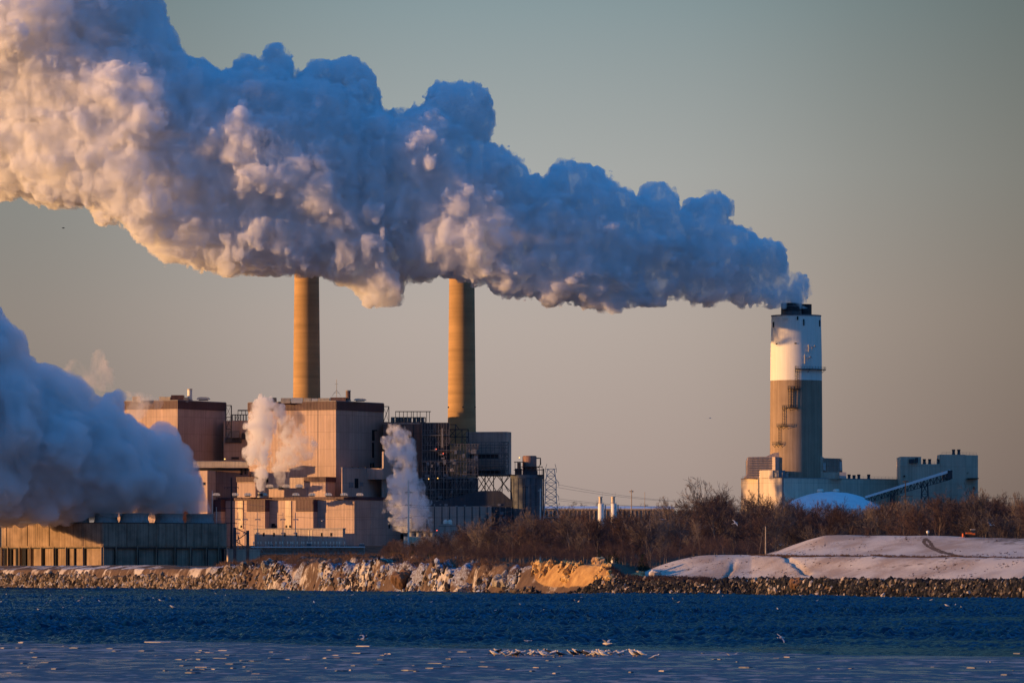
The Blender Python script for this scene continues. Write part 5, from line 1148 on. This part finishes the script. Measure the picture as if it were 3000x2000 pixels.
# trees one can pick out
for px, yt, D, k, h, lab in ((1905, 1505, 2300, 2, None, 'tall pale many-stemmed tree standing out at the front of the wood'), (2065, 1440, 2760, 5, None, 'bare tree whose crown stands highest against the sky left of the buff hall'), (1400, 1512, 2420, 2, None, 'pale bare tree standing alone above the thicket near the dark shed'),
                         (1500, 1530, 2350, 5, None, 'pale bare tree in front of the round silo foot'), (2225, 1525, 2500, 8, None, 'round-crowned pale tree behind the single wooden pole'), (2930, 1500, 2420, 2, None, 'pale forked tree at the far right edge of the wood'), (1700, 1545, 2320, 8, None, 'pale tree in front of the two slim silos')):
    x = gx(px, D); z0 = Hs(x, D); tree(x, D, gz(yt, D)-z0, k, rg.uniform(0, 6), lab, None)
# the far wood and undergrowth, one mass: too many to count
def mass(name, pts, lab, mat, sub=1.0, rmin=.05):
    Vs = []; Qs = []; off = 0; rr = np.random.default_rng(3)
    for (x, y, z, h, k) in pts:
        _, _, V, Q = TREES[k]; m = len(Q)//3; nseg = len(V)//6; keep = rr.random(nseg) < sub; idx = np.nonzero(keep)[0]
        Vk = V.reshape(nseg, 6, 3)[idx]; a = rr.random()*6.28; c, s = math.cos(a), math.sin(a); Vr = Vk.copy(); Vr[..., 0] = Vk[..., 0]*c-Vk[..., 1]*s; Vr[..., 1] = Vk[..., 0]*s+Vk[..., 1]*c
        Vr *= h/20; Vr += np.array([x, y, z]); k6 = (np.arange(len(idx))*6)[:, None]+off; q = np.concatenate([np.concatenate([k6+j, k6+(j+1) % 3, k6+3+(j+1) % 3, k6+3+j], 1) for j in range(3)])
        Vs.append(Vr.reshape(-1, 3)); Qs.append(q); off += len(idx)*6
    me = np_mesh(name, np.concatenate(Vs), np.concatenate(Qs), False); me.materials.append(mat); o = bpy.data.objects.new(name, me); col.objects.link(o); return tag(o, lab, 'woodland', kind='stuff')
pts = []
for i in range(330):
    px = rg.uniform(1150, 3080); D = rg.uniform(2380, 2900); sD = float(shore(px))
    if px < 1330 and D > 2600 or (1900 < px < 2190 and D > 2740): continue
    x = gx(px, D); z = Hs(x, D); h = gz(skyl(px)+rg.uniform(12, 50), D)-z; pts.append((x, D, z-.3, max(5, min(24, h)), rg.randrange(9)))
mass('woodland', pts, 'dense mass of bare brown woodland behind the shore', M['twig'], .55)
pts = []
for i in range(260):
    px = rg.uniform(1640, 3300); D = rg.uniform(3500, 4100); x = gx(px, D); z = Hs(x, D); pts.append((x, D, z, rg.uniform(9, 14), rg.randrange(9)))
mass('far_woodland', pts, 'low brown line of far woodland on the skyline', M['twig'], .5, .06)
pts = []
for i in range(300):
    px = rg.uniform(1130, 2260); D = rg.uniform(2180, 2330); x = gx(px, D); pts.append((x, D, Hs(x, D)-.4, rg.uniform(3, 8), rg.randrange(9)))
for i in range(160):
    px = rg.uniform(860, 1250); D = rg.uniform(2400, 2800); x = gx(px, D); pts.append((x, D, Hs(x, D)-.4, rg.uniform(1.5, 4), rg.randrange(9)))
for i in range(200):
    px = rg.uniform(1350, 2260); D = rg.uniform(2350, 2700); x = gx(px, D); pts.append((x, D, Hs(x, D)-.4, rg.uniform(6, 12), rg.randrange(9)))
for k in range(12):
    px = 1742+k*7; D = 2560+rg.uniform(-60, 60); x = gx(px, D); pts.append((x, D, Hs(x, D)-.4, rg.uniform(9, 12), rg.randrange(9)))
mass('undergrowth', pts, 'tangled brown undergrowth along the foot of the wood', M['twig_red'], .45)
# evergreens
def evergreen(px, D, h, w, label, seed, group=None):
    rg = np.random.default_rng(seed); x = gx(px, D); z0 = Hs(x, D); r = empty('evergreen_tree', (x, D, z0), label, 'tree', group)
    b = MB(); b.tube([(x, D, z0-.3), (x, D, z0+h*.8)], [h*.03, h*.008], 6); b.build('trunk', M['bark'], r)
    n = 1500; t = rg.random(n)**.8; a = rg.random(n)*6.283; rad = (w*.5*(1-t*.82))*(.35+.65*rg.random(n)**.5)*(1+.25*np.sin(a*3+t*9)); c = np.stack([rad*np.cos(a), rad*np.sin(a), h*(.06+.94*t)-rad*.15], 1)
    s = rg.uniform(.2, .5, n)[:, None]; d1 = rg.normal(size=(n, 3)); d1 /= np.linalg.norm(d1, axis=1)[:, None]; d2 = rg.normal(size=(n, 3)); d2 /= np.linalg.norm(d2, axis=1)[:, None]
    V = np.stack([c-d1*s, c+d2*s*.6, c+d1*s, c-d2*s*.6], 1).reshape(-1, 3); me = np_mesh('crown', V, np.arange(n*4).reshape(-1, 4), False); me.materials.append(M['conifer']); o = bpy.data.objects.new('crown', me); col.objects.link(o); o.parent = r
for k, (px, D, h, w, lb) in enumerate(((1163, 2380, 7, 7, 'dark evergreen at the left end of the wood, leftmost of three near the tank house'), (1208, 2395, 8, 5, 'dark evergreen below the low cream cooling cell'), (1268, 2390, 8, 6, 'dark evergreen right below the small tank house'),
        (1797, 2400, 7, 8, 'low dark evergreen bush below the right slim silo'), (1757, 2420, 6, 7, 'low dark evergreen bush below the left slim silo'), (1885, 2290, 7, 6, 'olive-green evergreen at the foot of the tall pale tree'), (1848, 3500, 20, 22, 'dark round evergreen on the skyline right of the slim silos'), (1896, 3520, 18, 17, 'smaller dark evergreen on the skyline right of the slim silos'), (1985, 3500, 19, 24, 'broad dark evergreen on the skyline in the middle of the far wood'), (2024, 3540, 18, 16, 'dark evergreen on the skyline nearest the buff hall'))):
    evergreen(px, D, h, w, lb, 100+k)

# ---------------------------------------------------------------- shore: riprap, boulders, brush
def rock_mat(name, stops):
    m, nt, out = new_mat(name); b = N(nt, 'ShaderNodeBsdfPrincipled'); b.inputs['Roughness'].default_value = .95; b.inputs['Specular IOR Level'].default_value = .1
    at_ = N(nt, 'ShaderNodeAttribute', attribute_name='tone'); r = ramp(nt, stops, 'CONSTANT'); nt.links.new(at_.outputs['Fac'], r.inputs[0])
    g = N(nt, 'ShaderNodeNewGeometry'); n = N(nt, 'ShaderNodeTexNoise'); n.inputs['Scale'].default_value = 1.3; n.inputs['Detail'].default_value = 6; nt.links.new(g.outputs['Position'], n.inputs['Vector'])
    k = N(nt, 'ShaderNodeMapRange'); k.inputs[1].default_value = .3; k.inputs[2].default_value = .7; k.inputs[3].default_value = .6; k.inputs[4].default_value = 1.3; nt.links.new(n.outputs[0], k.inputs[0])
    v = N(nt, 'ShaderNodeVectorMath', operation='SCALE'); nt.links.new(r.outputs[0], v.inputs[0]); nt.links.new(k.outputs[0], v.inputs['Scale']); nt.links.new(v.outputs[0], b.inputs['Base Color']); nt.links.new(b.outputs[0], out.inputs[0]); return m
M['rip_warm'] = rock_mat('warm_riprap', [(0, (.04, .033, .03)), (.3, (.12, .09, .065)), (.55, (.22, .165, .12)), (.76, (.31, .245, .185)), (.93, (.42, .38, .37))])
M['rip_dark'] = rock_mat('dark_riprap', [(0, (.012, .014, .02)), (.5, (.035, .035, .04)), (.74, (.085, .07, .06)), (.88, (.20, .16, .125)), (.96, (.42, .36, .32))])
M['rip_snow'] = rock_mat('snowy_rubble', [(0, (.03, .028, .035)), (.35, (.09, .06, .05)), (.55, (.18, .19, .24)), (.8, (.34, .38, .47))])  # palest tones are snow with the blue of shade put into the colour
M['rip_sand'] = rock_mat('sandy_rubble', [(0, (.20, .11, .05)), (.3, (.46, .27, .10)), (.6, (.62, .40, .16))])
def rocks(name, spots, mat, lab, seed):
    rr = np.random.default_rng(seed); bm = bmesh.new(); bmesh.ops.create_icosphere(bm, subdivisions=1, radius=1); V0 = np.array([v.co[:] for v in bm.verts]); F0 = np.array([[v.index for v in f.verts] for f in bm.faces]); bm.free()
    Vs = []; Fs = []
    for i, (x, y, z, s) in enumerate(spots):
        V = V0*(1+rr.uniform(-.28, .28, (len(V0), 1)))*np.array([s*rr.uniform(.6, 1.2), s*rr.uniform(.7, 1.2), s*rr.uniform(.7, 1.5)]); a = rr.random()*6.28; c, q = math.cos(a), math.sin(a)
        Vs.append(np.stack([V[:, 0]*c-V[:, 1]*q+x, V[:, 0]*q+V[:, 1]*c+y, V[:, 2]+z], 1)); Fs.append(F0+i*len(V0))
    me = np_mesh(name, np.concatenate(Vs), np.concatenate(Fs), False); me.materials.append(mat); ta = me.attributes.new('tone', 'FLOAT', 'POINT'); ta.data.foreach_set('value', np.repeat(rr.random(len(Vs)), len(V0)).astype(np.float32)); o = bpy.data.objects.new(name, me); col.objects.link(o); return tag(o, lab, 'rocks', kind='stuff') if lab else o
rr = np.random.default_rng(8)
def bank_spots(p0, p1, n, q0, q1, s0, s1, keep=None):
    out = []
    px = rr.uniform(p0, p1, n); q = rr.uniform(q0, q1, n); D = shore(px)+q; x = (px-1500)/F*D; z = H(x, D); s = s0+(s1-s0)*(.15+1.5*rr.random(n)**3)
    for a in zip(x, D, z, s, px, q):
        if keep is None or keep(a[4], a[5], a[0], a[1]): out.append((a[0], a[1], a[2]+.1, a[3]))
    return out
rocks('riprap', bank_spots(-150, 720, 4200, -9, 5, .45, 1.05), M['rip_warm'], 'warm beige rubble bank along the left shore', 1)
rocks('riprap', bank_spots(1800, 3150, 7500, -7, 11, .32, .75), M['rip_dark'], 'dark rubble bank with pale stones along the right shore', 2)
rocks('riprap', bank_spots(1560, 1850, 1500, -8, 4, .35, .8, lambda p, q, x, y: q < -5+9*float(ss(1600, 1800, p))+2*fbm(x, y, 6, 2)), M['rip_dark'], 'dark stones at the waterline below the orange cliff', 3)
rocks('riprap', bank_spots(1560, 1790, 500, 2, 14, .4, 1.0, lambda p, q, x, y: fbm(x, y, 9, 2) > 0), M['rip_sand'], 'orange rubble strewn over the sandy cliff', 6)
rocks('rubble', bank_spots(680, 1560, 1700, -8, 8, .35, .9, lambda p, q, x, y: fbm(x, y, 18, 3) > -.1), M['rip_snow'], 'dark and snowy fallen rubble at the foot of the bluffs', 4)
rocks('riprap', bank_spots(1550, 3150, 1200, -9.5, -6.5, .3, .6), M['rip_warm'], 'pale wet stones along the waterline of the right shore', 7)
rocks('riprap', bank_spots(690, 1560, 500, -9, -5, .4, .9), M['rip_warm'], 'pale beige stones at the waterline below the bluffs', 5)
for k, (px, q, s, mt, lb) in enumerate(((1368, 6, 4.6, 'rock', 'large dark boulder hump in the middle of the bluffs'), (1190, 7, 4.2, 'brush', 'large brown-topped boulder left of the middle hump'), (955, 9, 3.2, 'rock', 'large pale boulder at the left of the bluffs'), (1868, 30, 2.6, 'sand', 'orange boulder on the snow above the shore'), (1920, 36, 2.4, 'snow', 'rounded snow-covered boulder beside the orange one'), (1755, 26, 2.8, 'sand', 'sandy block at the end of the orange cliff'), (2340, 5, 2.3, 'brush', 'brown bushy boulder by the ditch mouth'), (2260, 2, 1.2, 'rock', 'pale boulder at the water below the mound'), (790, 6, 3.4, 'darkrock', 'dark boulder at the left end of the bluffs'), (1475, 8, 3.4, 'rock', 'grey boulder just left of the orange cliff'))):
    D = float(shore(px))+q; x = gx(px, D); bm = bmesh.new(); bmesh.ops.create_icosphere(bm, subdivisions=4, radius=1)
    for v in bm.verts:
        n = float(fbm(v.co.x*3+k*9, v.co.y*3+v.co.z*2.3, 1.6, 4)); v.co *= 1+.30*n; v.co.x *= s; v.co.y *= s*.9; v.co.z *= s*.8
    me = bpy.data.meshes.new('boulder'); bm.to_mesh(me); bm.free(); me.materials.append(M[mt]); o = bpy.data.objects.new('boulder', me); col.objects.link(o); o.location = (x, D, Hs(x, D)+s*.1); tag(o, lb, 'boulder')
# dry brush on the banks: bundles of thin stems
def brush(name, spots, lab, mat, seed):
    rg = random.Random(seed); segs = []
    for (x, y, z, s) in spots:
        for k in range(9):
            p = Vector((x+rg.gauss(0, s*.5), y+rg.gauss(0, s*.5), z-.2)); d = Vector((rg.gauss(0, .35), rg.gauss(0, .35), 1)).normalized(); segs.append((p, p+d*s*rg.uniform(.6, 1.3), .07, .03))
    me, _, _ = segs_mesh(name, segs, 3, mat); o = bpy.data.objects.new(name, me); col.objects.link(o); tag(o, lab, 'brush', kind='stuff')
brush('dry_brush', bank_spots(700, 1560, 2600, 6, 60, .8, 1.7, lambda p, q, x, y: fbm(x, y, 16, 3) > .05), 'reddish-brown brush on the crests of the bluffs', M['brush'], 1)
brush('dry_brush', bank_spots(1780, 2080, 1300, 8, 16, .5, 1.1)+bank_spots(2080, 3150, 1700, 11, 15, .25, .6), 'rust-brown grass strip along the top of the right bank', M['twig_red'], 2)
brush('dry_brush', bank_spots(640, 900, 800, 14, 60, .8, 1.6)+bank_spots(700, 1200, 1600, 60, 420, .8, 1.8), 'brown brush on the humps below the pipe bridge', M['brush'], 3)
brush('dry_brush', bank_spots(2200, 3150, 1500, 117, 123, .25, .5), 'thin dark line of grass along the terrace edge of the mound', M['brush'], 9)
brush('dry_grass', bank_spots(1900, 3100, 2600, 24, 262, .12, .32, lambda p, q, x, y: fbm(x, y, 22, 3) > .15), 'thin brown grass showing through the snow of the mound', M['twig_red'], 4)

# ---------------------------------------------------------------- ice floes
M['floe'] = surf('floe_ice', (.34, .31, .30), .6, .1, .6, bump=.05, bscale=3)
M['slush'] = surf('slush_ice', (.15, .16, .19), .5, .2, .5)
def floe(px, py, wpx, label, seed, group=None, mat='floe'):
    D = EYE*F/(py-HZ); x = gx(px, D); w_ = wpx*D/F/2; rg = random.Random(seed); n = 11; th = rg.uniform(.0, .025)
    rr_ = [rg.uniform(.7, 1.15) for _ in range(n)]; q = [(x+w_*rr_[i]*math.cos(6.283*i/n), D+w_*2.6*rr_[i]*math.sin(6.283*i/n)) for i in range(n)]
    b = MB(); b.prism(q, .12, .19+th); q2 = [(x+(a-x)*.8, D+(c-D)*.8) for a, c in q]; b.prism(q2, .19+th+.002, .20+th*1.6); o = b.build('ice_floe', M[mat]); o['label'] = label; o['category'] = 'ice floe'
    if group: o['group'] = group
    return o
rg = random.Random(31)
for px, py, w_, lb in ((1070, 1897, 60, 'flat ice floe with a gull standing on it'), (485, 1884, 120, 'long thin floe at the far edge of the ice, left part'), (78, 1886, 60, 'flat floe at the ice edge at the far left'), (672, 1910, 60, 'flat bright floe just inside the ice edge, left of centre'), (597, 1960, 56, 'largest near floe in the lower left part of the ice'), (560, 1940, 34, 'rounded pale floe above and left of the largest near floe'), (958, 1963, 16, 'small bright rounded floe in the lower middle'), (845, 1938, 22, 'small peaked floe in the lower middle'), (40, 1978, 46, 'thin floe at the bottom left corner'), (995, 1925, 40, 'oval brownish floe below the gull on the ice')):
    floe(px, py, w_, lb, px)
for i in range(90):
    px = rg.uniform(-20, 3020) if i % 3 else rg.uniform(0, 1400); py = rg.uniform(1893+px*.008, 1985); floe(px, py, rg.uniform(10, 60)*(1.1 if px < 1500 else .7), 'small thin ice floe lying loose in the ice field', 500+i, 'small floes of the ice field', 'slush' if i % 8 else 'floe')
# ---------------------------------------------------------------- gulls
M['gull'] = surf('gull_plumage', (.58, .52, .46), .8, .08, 3); M['gullgrey'] = surf('gull_wings', (.34, .35, .39), .8, .15, 3); M['beak'] = surf('gull_beak', (.6, .36, .06), .5, .1, 3); M['darkbird'] = surf('dark_plumage', (.03, .03, .035), .8, .2, 3)
def gull_mesh(pose, mat='gull', wing='gullgrey'):
    """body along +x (head), about 0.6 m long"""
    parts = []
    b = MB(); tilt = .25 if pose == 'stand' else 0
    sp = [(-.30, .012), (-.22, .035), (-.12, .075), (0, .105), (.10, .10), (.18, .065), (.215, .055), (.25, .062), (.285, .05), (.30, .02)]
    b.tube([(x, 0, (x*tilt)+(.06*max(0, (x-.12)/.15) if pose == 'stand' else 0)) for x, r_ in sp], [r_ for x, r_ in sp], 10)
    b.add([(-.28, -.02, -.28*tilt), (-.28, .02, -.28*tilt), (-.42, .07, -.42*tilt), (-.42, -.07, -.42*tilt), (-.28, -.02, -.28*tilt+.02), (-.28, .02, -.28*tilt+.02), (-.42, .07, -.42*tilt+.01), (-.42, -.07, -.42*tilt+.01)], [(0, 1, 2, 3), (7, 6, 5, 4), (0, 4, 5, 1), (1, 5, 6, 2), (2, 6, 7, 3), (3, 7, 4, 0)])
    parts.append(('body', b, mat, True))
    bk = MB(); hz_ = .3*tilt+(.07 if pose == 'stand' else 0); bk.tube([(.295, 0, hz_), (.35, 0, hz_-.005), (.36, 0, hz_-.015)], [.016, .011, .003], 6); parts.append(('beak', bk, 'beak' if mat == 'gull' else mat, True))
    for s_ in (-1, 1):
        wg = MB()
        if pose == 'stand':
            wg.tube([(.12, s_*.085, .05), (-.05, s_*.10, .02), (-.22, s_*.07, -.05), (-.38, s_*.03, -.10)], [.03, .05, .035, .008], 6)
        else:
            up = {'glide': .12, 'up': .55, 'down': -.25}[pose]
            P = [(.10, .05, .03, .17), (.14, .34, .03+up*.34, .16), (.10, .50, .03+up*.42, .12), (-.02, .72, .03+up*.40, .05), (-.08, .82, .03+up*.36, .01)]
            vs = []
            for x, y, z, ch in P: vs += [(x, s_*y, z), (x-ch, s_*y, z-.01), (x-ch*.4, s_*y, z+.018)]
            fs = []
            for i in range(len(P)-1):
                for j in range(3): fs.append((i*3+j, (i+1)*3+j, (i+1)*3+(j+1) % 3, i*3+(j+1) % 3))
            wg.add(vs, fs+[(0, 1, 2), (14, 13, 12)])
        parts.append(('wing', wg, wing, False))
        if pose == 'stand': lg = MB(); lg.tube([(.0, s_*.035, -.08), (.0, s_*.035, -.19), (.05, s_*.035, -.20)], .009, 4); parts.append(('leg', lg, 'beak', False))
    return parts
GP = {}
def gull(pos, pose, rz, label, group=None, s=1.0, mat='gull', wing='gullgrey', tilt=(0, 0)):
    key = (pose, mat)
    r = empty('gull' if mat == 'gull' else 'dark_bird', pos, label, 'bird', group); r.scale = (s, s, s); r.rotation_euler = (tilt[0], tilt[1], rz)
    if key not in GP:
        GP[key] = []
        for nm, b, mt, sm in gull_mesh(pose, mat, wing):
            me = bpy.data.meshes.new(nm); me.from_pydata(b.v, [], b.f); me.materials.append(M[mt]); [setattr(p, 'use_smooth', sm) for p in me.polygons]; GP[key].append((nm, me))
    for nm, me in GP[key]: o = bpy.data.objects.new(nm, me); col.objects.link(o); o.parent = r
    return r
rg = random.Random(5)
def on_ice(px, py): D = EYE*F/(py-HZ); return Vector((gx(px, D), D, .38))
for i in range(62):
    px = 1440+440*rg.random()**.9; py = rg.gauss(1926, 2.6); gull(on_ice(px, py), 'stand', rg.choice((0, math.pi))+rg.uniform(-.7, .7), 'gull resting in the crowded flock on the ice edge', 'resting flock of gulls on the ice edge', rg.uniform(.95, 1.3), 'gull' if rg.random() < .75 else 'darkbird', 'gullgrey' if rg.random() < .8 else 'darkbird')
gull(on_ice(1919, 1938), 'stand', 0, 'single gull resting on the ice just right of the flock', s=1.1)
gull(on_ice(1067, 1889)+Vector((0, 0, .15)), 'up', .3, 'gull with lifted wings on the flat floe left of centre', s=1.3)
gull(on_ice(1779, 1918)+Vector((0, 0, .5)), 'up', 2.6, 'gull raising its wings above the right part of the flock', s=1.2)
gull(at(1549, 1877, 520), 'glide', .5, 'small gull just above the water left of the flock', s=.9)
gull(at(2290, 1867, 430), 'down', .4, 'white gull flying low over the water right of centre with wings down', s=.85, tilt=(.5, 0))
gull(at(2142, 1922, 420), 'up', -1.2, 'gull landing with raised wings on the ice right of the flock', s=1.1)
gull(at(2040, 1932, 420), 'glide', .2, 'dark bird skimming the ice edge right of the flock', s=.9, mat='darkbird', wing='darkbird')
gull(at(2154, 1532, 900), 'glide', .3, 'gull gliding in front of the brown wood left of the mound', s=1.35, tilt=(.5, -.2))
gull(at(2903, 1538, 1100), 'up', .8, 'gull flying in front of the dark wood at the far right', s=1.2, tilt=(.3, 0))
gull(at(2080, 1224, 1200), 'down', 1.0, 'tiny white gull flying in the empty sky left of the broad stack', s=1.0)
gull(at(943, 1525, 1300), 'up', 2.0, 'tiny white gull flying before the turbine hall', s=1.1)
gull(at(1942, 1521, 1300), 'glide', 1.0, 'tiny gull flying in front of the wood near the tall pale tree', s=1.1)
gull(at(185, 668, 900), 'glide', .3, 'tiny black bird high in the sky below the main plume at the left', s=.8, mat='darkbird', wing='darkbird')
for i in range(46):
    px = rg.uniform(0, 2950); py = rg.uniform(1740, 1800); D = EYE*F/(py-HZ); gull(Vector((gx(px, D), D, .42)), 'stand', rg.uniform(0, 6.28), 'pale gull floating far out on the dark water', 'gulls floating far out on the water', rg.uniform(.9, 1.5))
# ---------------------------------------------------------------- buoys and a machine on the mound
M['green'] = surf('green_buoy', (.05, .22, .14), .5, .1, 3); M['orange'] = surf('orange_paint', (.75, .16, .03), .5, .1, 3); M['tyre'] = surf('tyre_rubber', (.02, .02, .02), .9, .1, 3); M['glass'] = surf('cab_glass', (.03, .04, .05), .15, .05, 1, spec=.6)
for px, py, mt, lb in ((783, 1728, 'green', 'white and green buoy near the rocky shore on the left'), (1943, 1738, 'gull', 'whitish buoy near the right shore rubble')):
    D = EYE*F/(py-HZ); x = gx(px, D); r = empty('buoy', (x, D, 0), lb, 'buoy'); b = MB(); b.lathe((x, D), [(.5, -.3), (.85, .0), (.85, .35), (.5, .55)], 16); b.build('float', M['gull'], r, True)
    b = MB(); b.lathe((x, D), [(.4, .55), (.3, 1.1), (.12, 1.6), (.1, 1.9)], 12); b.build('tower', M[mt], r, True)
for px, py, lb in ((2150, 1736, 'pale lump of ice by the right shore rubble, left of two'), (2166, 1737, 'smaller pale lump of ice by the right shore rubble')):
    D = EYE*F/(py-HZ); floe(px, py, 14, lb, px)
D = float(shore(2845))+276; x = gx(2845, D); z0 = Hs(x, D); r = empty('bulldozer', (x, D, z0), 'small orange and white bulldozer on the crest of the snowy mound', 'bulldozer')
b = MB(); [b.prism([(x-1.9, D+dy), (x+1.7, D+dy), (x+1.7, D+dy+.5), (x-1.9, D+dy+.5)], z0+.0, z0+.75) for dy in (-1.1, .7)]; b.build('track', M['tyre'], r)
b = MB(); b.box(x-1.6, x+.3, D-.8, D+.8, z0+.76, z0+1.5); b.box(x-.1, x+1.2, D-.9, D+.9, z0+.76, z0+1.3); b.build('body', M['orange'], r)
b = MB(); b.box(x-.1, x+1.1, D-.7, D+.7, z0+1.31, z0+2.3); b.build('cab', M['glass'], r); b = MB(); b.box(x-.25, x+1.25, D-.85, D+.85, z0+2.31, z0+2.5); b.build('cab_roof', M['gull'], r)
b = MB(); b.prism([(x-2.7, D-1.4), (x-2.4, D-1.4), (x-2.4, D+1.4), (x-2.7, D+1.4)], z0+.05, z0+1.2); b.box(x-2.4, x-1.6, D-1.0, D-.8, z0+.3, z0+.5); b.box(x-2.4, x-1.6, D+.8, D+1.0, z0+.3, z0+.5); b.build('blade', M['orange'], r)
D = float(shore(2718))+272; x = gx(2718, D); z0 = Hs(x, D); r = empty('marker_post', (x, D, z0), 'white-topped marker post on the crest above the curved track', 'post')
b = MB(); b.tube([(x, D, z0), (x, D, z0+.9)], .12, 8); b.build('post', M['steelgrey'], r); b = MB(); b.ball((x, D, z0+1.2), .5, 10, 6); b.build('globe', M['vent'], r, True)
# ---------------------------------------------------------------- steam: closed billowing surfaces filled with even white scattering mist
def steam_mat(name, dens, c=(1, 1, 1)):
    m, nt, out = new_mat(name); v = N(nt, 'ShaderNodeVolumePrincipled'); v.inputs['Density'].default_value = dens; v.inputs['Color'].default_value = (*c, 1); v.inputs['Anisotropy'].default_value = 0.0
    nt.links.new(v.outputs[0], out.inputs[1]); return m
AX = [(-900, 3150), (-500, 3100), (-150, 3040), (80, 3000), (250, 2982), (420, 2974), (700, 2976), (1050, 2986), (1250, 2981), (1500, 2976), (1900, 2984), (2330, 3000)]
def wispy_mat(name, dens, scale, lo, hi):
    m = steam_mat(name, dens); nt = m.node_tree; v = [n for n in nt.nodes if n.type == 'PRINCIPLED_VOLUME'][0]
    g = N(nt, 'ShaderNodeNewGeometry'); mp = N(nt, 'ShaderNodeMapping'); mp.inputs['Scale'].default_value = (1, 1, .7); nt.links.new(g.outputs['Position'], mp.inputs[0])
    n = N(nt, 'ShaderNodeTexNoise'); n.inputs['Scale'].default_value = scale; n.inputs['Detail'].default_value = 5; n.inputs['Roughness'].default_value = .6; n.inputs['Distortion'].default_value = .5; nt.links.new(mp.outputs[0], n.inputs['Vector'])
    r = N(nt, 'ShaderNodeMapRange'); r.inputs[1].default_value = lo; r.inputs[2].default_value = hi; r.inputs[4].default_value = dens; nt.links.new(n.outputs[0], r.inputs[0]); nt.links.new(r.outputs[0], v.inputs['Density']); return m
def steam(name, label, poly, axis, thick, h, seed, dens, wisp=None, **k):
    me = billow_from_outline(name, poly, axis, thick, h, seed, **k); me.materials.append(wispy_mat(name+'_mist', dens, *wisp) if wisp else steam_mat(name+'_mist', dens)); o = bpy.data.objects.new(name, me); col.objects.link(o)
    c = 'steam plume'; return tag(o, label, c)
steam('steam_plume', 'huge billowing plume streaming left from the broad white-topped stack', PLUME, AX, .72, .66, 3, .68, wisp=(.11, .40, .63), lean=.46, rmin=1.3, rmax=20, n=1500, n2=7, levels=3, k=.4, n_edge=3000, over=4, noise=((20, 2.2), (8, 2.4), (3.8, 1.9), (1.9, 1.1)))
COOL = [(-420, 700), (-250, 720), (-100, 800), (0, 899), (26, 936), (40, 965), (60, 976), (69, 1028), (115, 1057), (161, 1074), (201, 1094), (252, 1108), (273, 1137), (275, 1168), (310, 1148), (339, 1131), (364, 1137), (370, 1194), (390, 1229), (425, 1252), (471, 1240), (511, 1255), (534, 1292), (560, 1309), (554, 1344), (574, 1366), (577, 1412), (603, 1447), (623, 1487), (623, 1507), (560, 1507), (480, 1508), (400, 1508), (330, 1510), (275, 1514), (230, 1535), (172, 1540), (60, 1543), (-100, 1545), (-420, 1545)]
steam('steam_bank', 'big low steam bank rising off the long cooling tower', COOL, [(-500, 2790), (-200, 2832), (0, 2862), (300, 2868), (620, 2898)], .26, .9, 7, .42, wisp=(.07, .34, .62), rmin=2.2, rmax=20, n=900, n2=5, levels=2, noise=((14, 2.2), (6, 1.5), (2.8, .9)))
JA = [(757, 1441), (751, 1406), (738, 1388), (753, 1364), (722, 1345), (713, 1328), (732, 1299), (717, 1242), (742, 1200), (749, 1168), (772, 1155), (795, 1169), (825, 1190), (838, 1215), (814, 1240), (794, 1291), (786, 1345), (781, 1398), (771, 1441)]
JB = [(817, 1422), (802, 1386), (800, 1353), (812, 1314), (812, 1275), (822, 1235), (845, 1205), (862, 1240), (892, 1256), (918, 1280), (930, 1314), (915, 1345), (885, 1356), (868, 1375), (846, 1370), (840, 1398), (833, 1422)]
JC = [(1163, 1549), (1151, 1513), (1118, 1483), (1147, 1452), (1132, 1418), (1151, 1383), (1155, 1349), (1126, 1330), (1122, 1291), (1138, 1268), (1134, 1244), (1166, 1247), (1185, 1265), (1212, 1299), (1222, 1330), (1220, 1391), (1247, 1425), (1237, 1444), (1258, 1483), (1268, 1521), (1266, 1551)]
kw = dict(rmin=.8, rmax=5, n=420, n2=6, levels=2, noise=((6, 3.2), (2.8, 2.2), (1.2, .9)))
steam('steam_jet', 'thin white steam jet rising before the glowing wall, left of the pair', JA, [(0, 2962), (3000, 2962)], .5, .42, 21, .48, wisp=(.24, .44, .62), **kw)
steam('steam_jet', 'fainter second steam jet just right of the tall white one', JB, [(0, 2984), (3000, 2984)], .3, .42, 22, .24, wisp=(.24, .45, .62), **kw)
steam('steam_jet', 'pinkish steam jet rising beside the pale pole from the low cooling cell', JC, [(0, 2938), (3000, 2938)], .4, .42, 23, .34, wisp=(.22, .44, .62), **kw)
W1 = [(175, 1090), (190, 1060), (225, 1050), (262, 1075), (268, 1030), (285, 1022), (305, 1040), (322, 1075), (340, 1105), (345, 1140), (320, 1140), (280, 1150), (230, 1120)]
W2 = [(352, 1165), (365, 1148), (400, 1150), (440, 1155), (480, 1165), (470, 1190), (430, 1215), (395, 1250), (370, 1225)]
kw2 = dict(rmin=1.0, rmax=5, n=160, n2=5, levels=1, noise=((5, 2.0), (2.2, 1.2)))
steam('steam_wisp', 'thin grey wisp in the sky above the big steam bank', W1, [(0, 2990), (3000, 2990)], .3, .6, 31, .12, wisp=(.12, .45, .7), **kw2)
steam('steam_wisp', 'faint pinkish wisp before the dark parapet of the left boiler house', W2, [(0, 3000), (3000, 3000)], .25, .6, 32, .16, wisp=(.12, .45, .7), **kw2)
sc.cycles.volume_bounces = 10; sc.cycles.max_bounces = 14
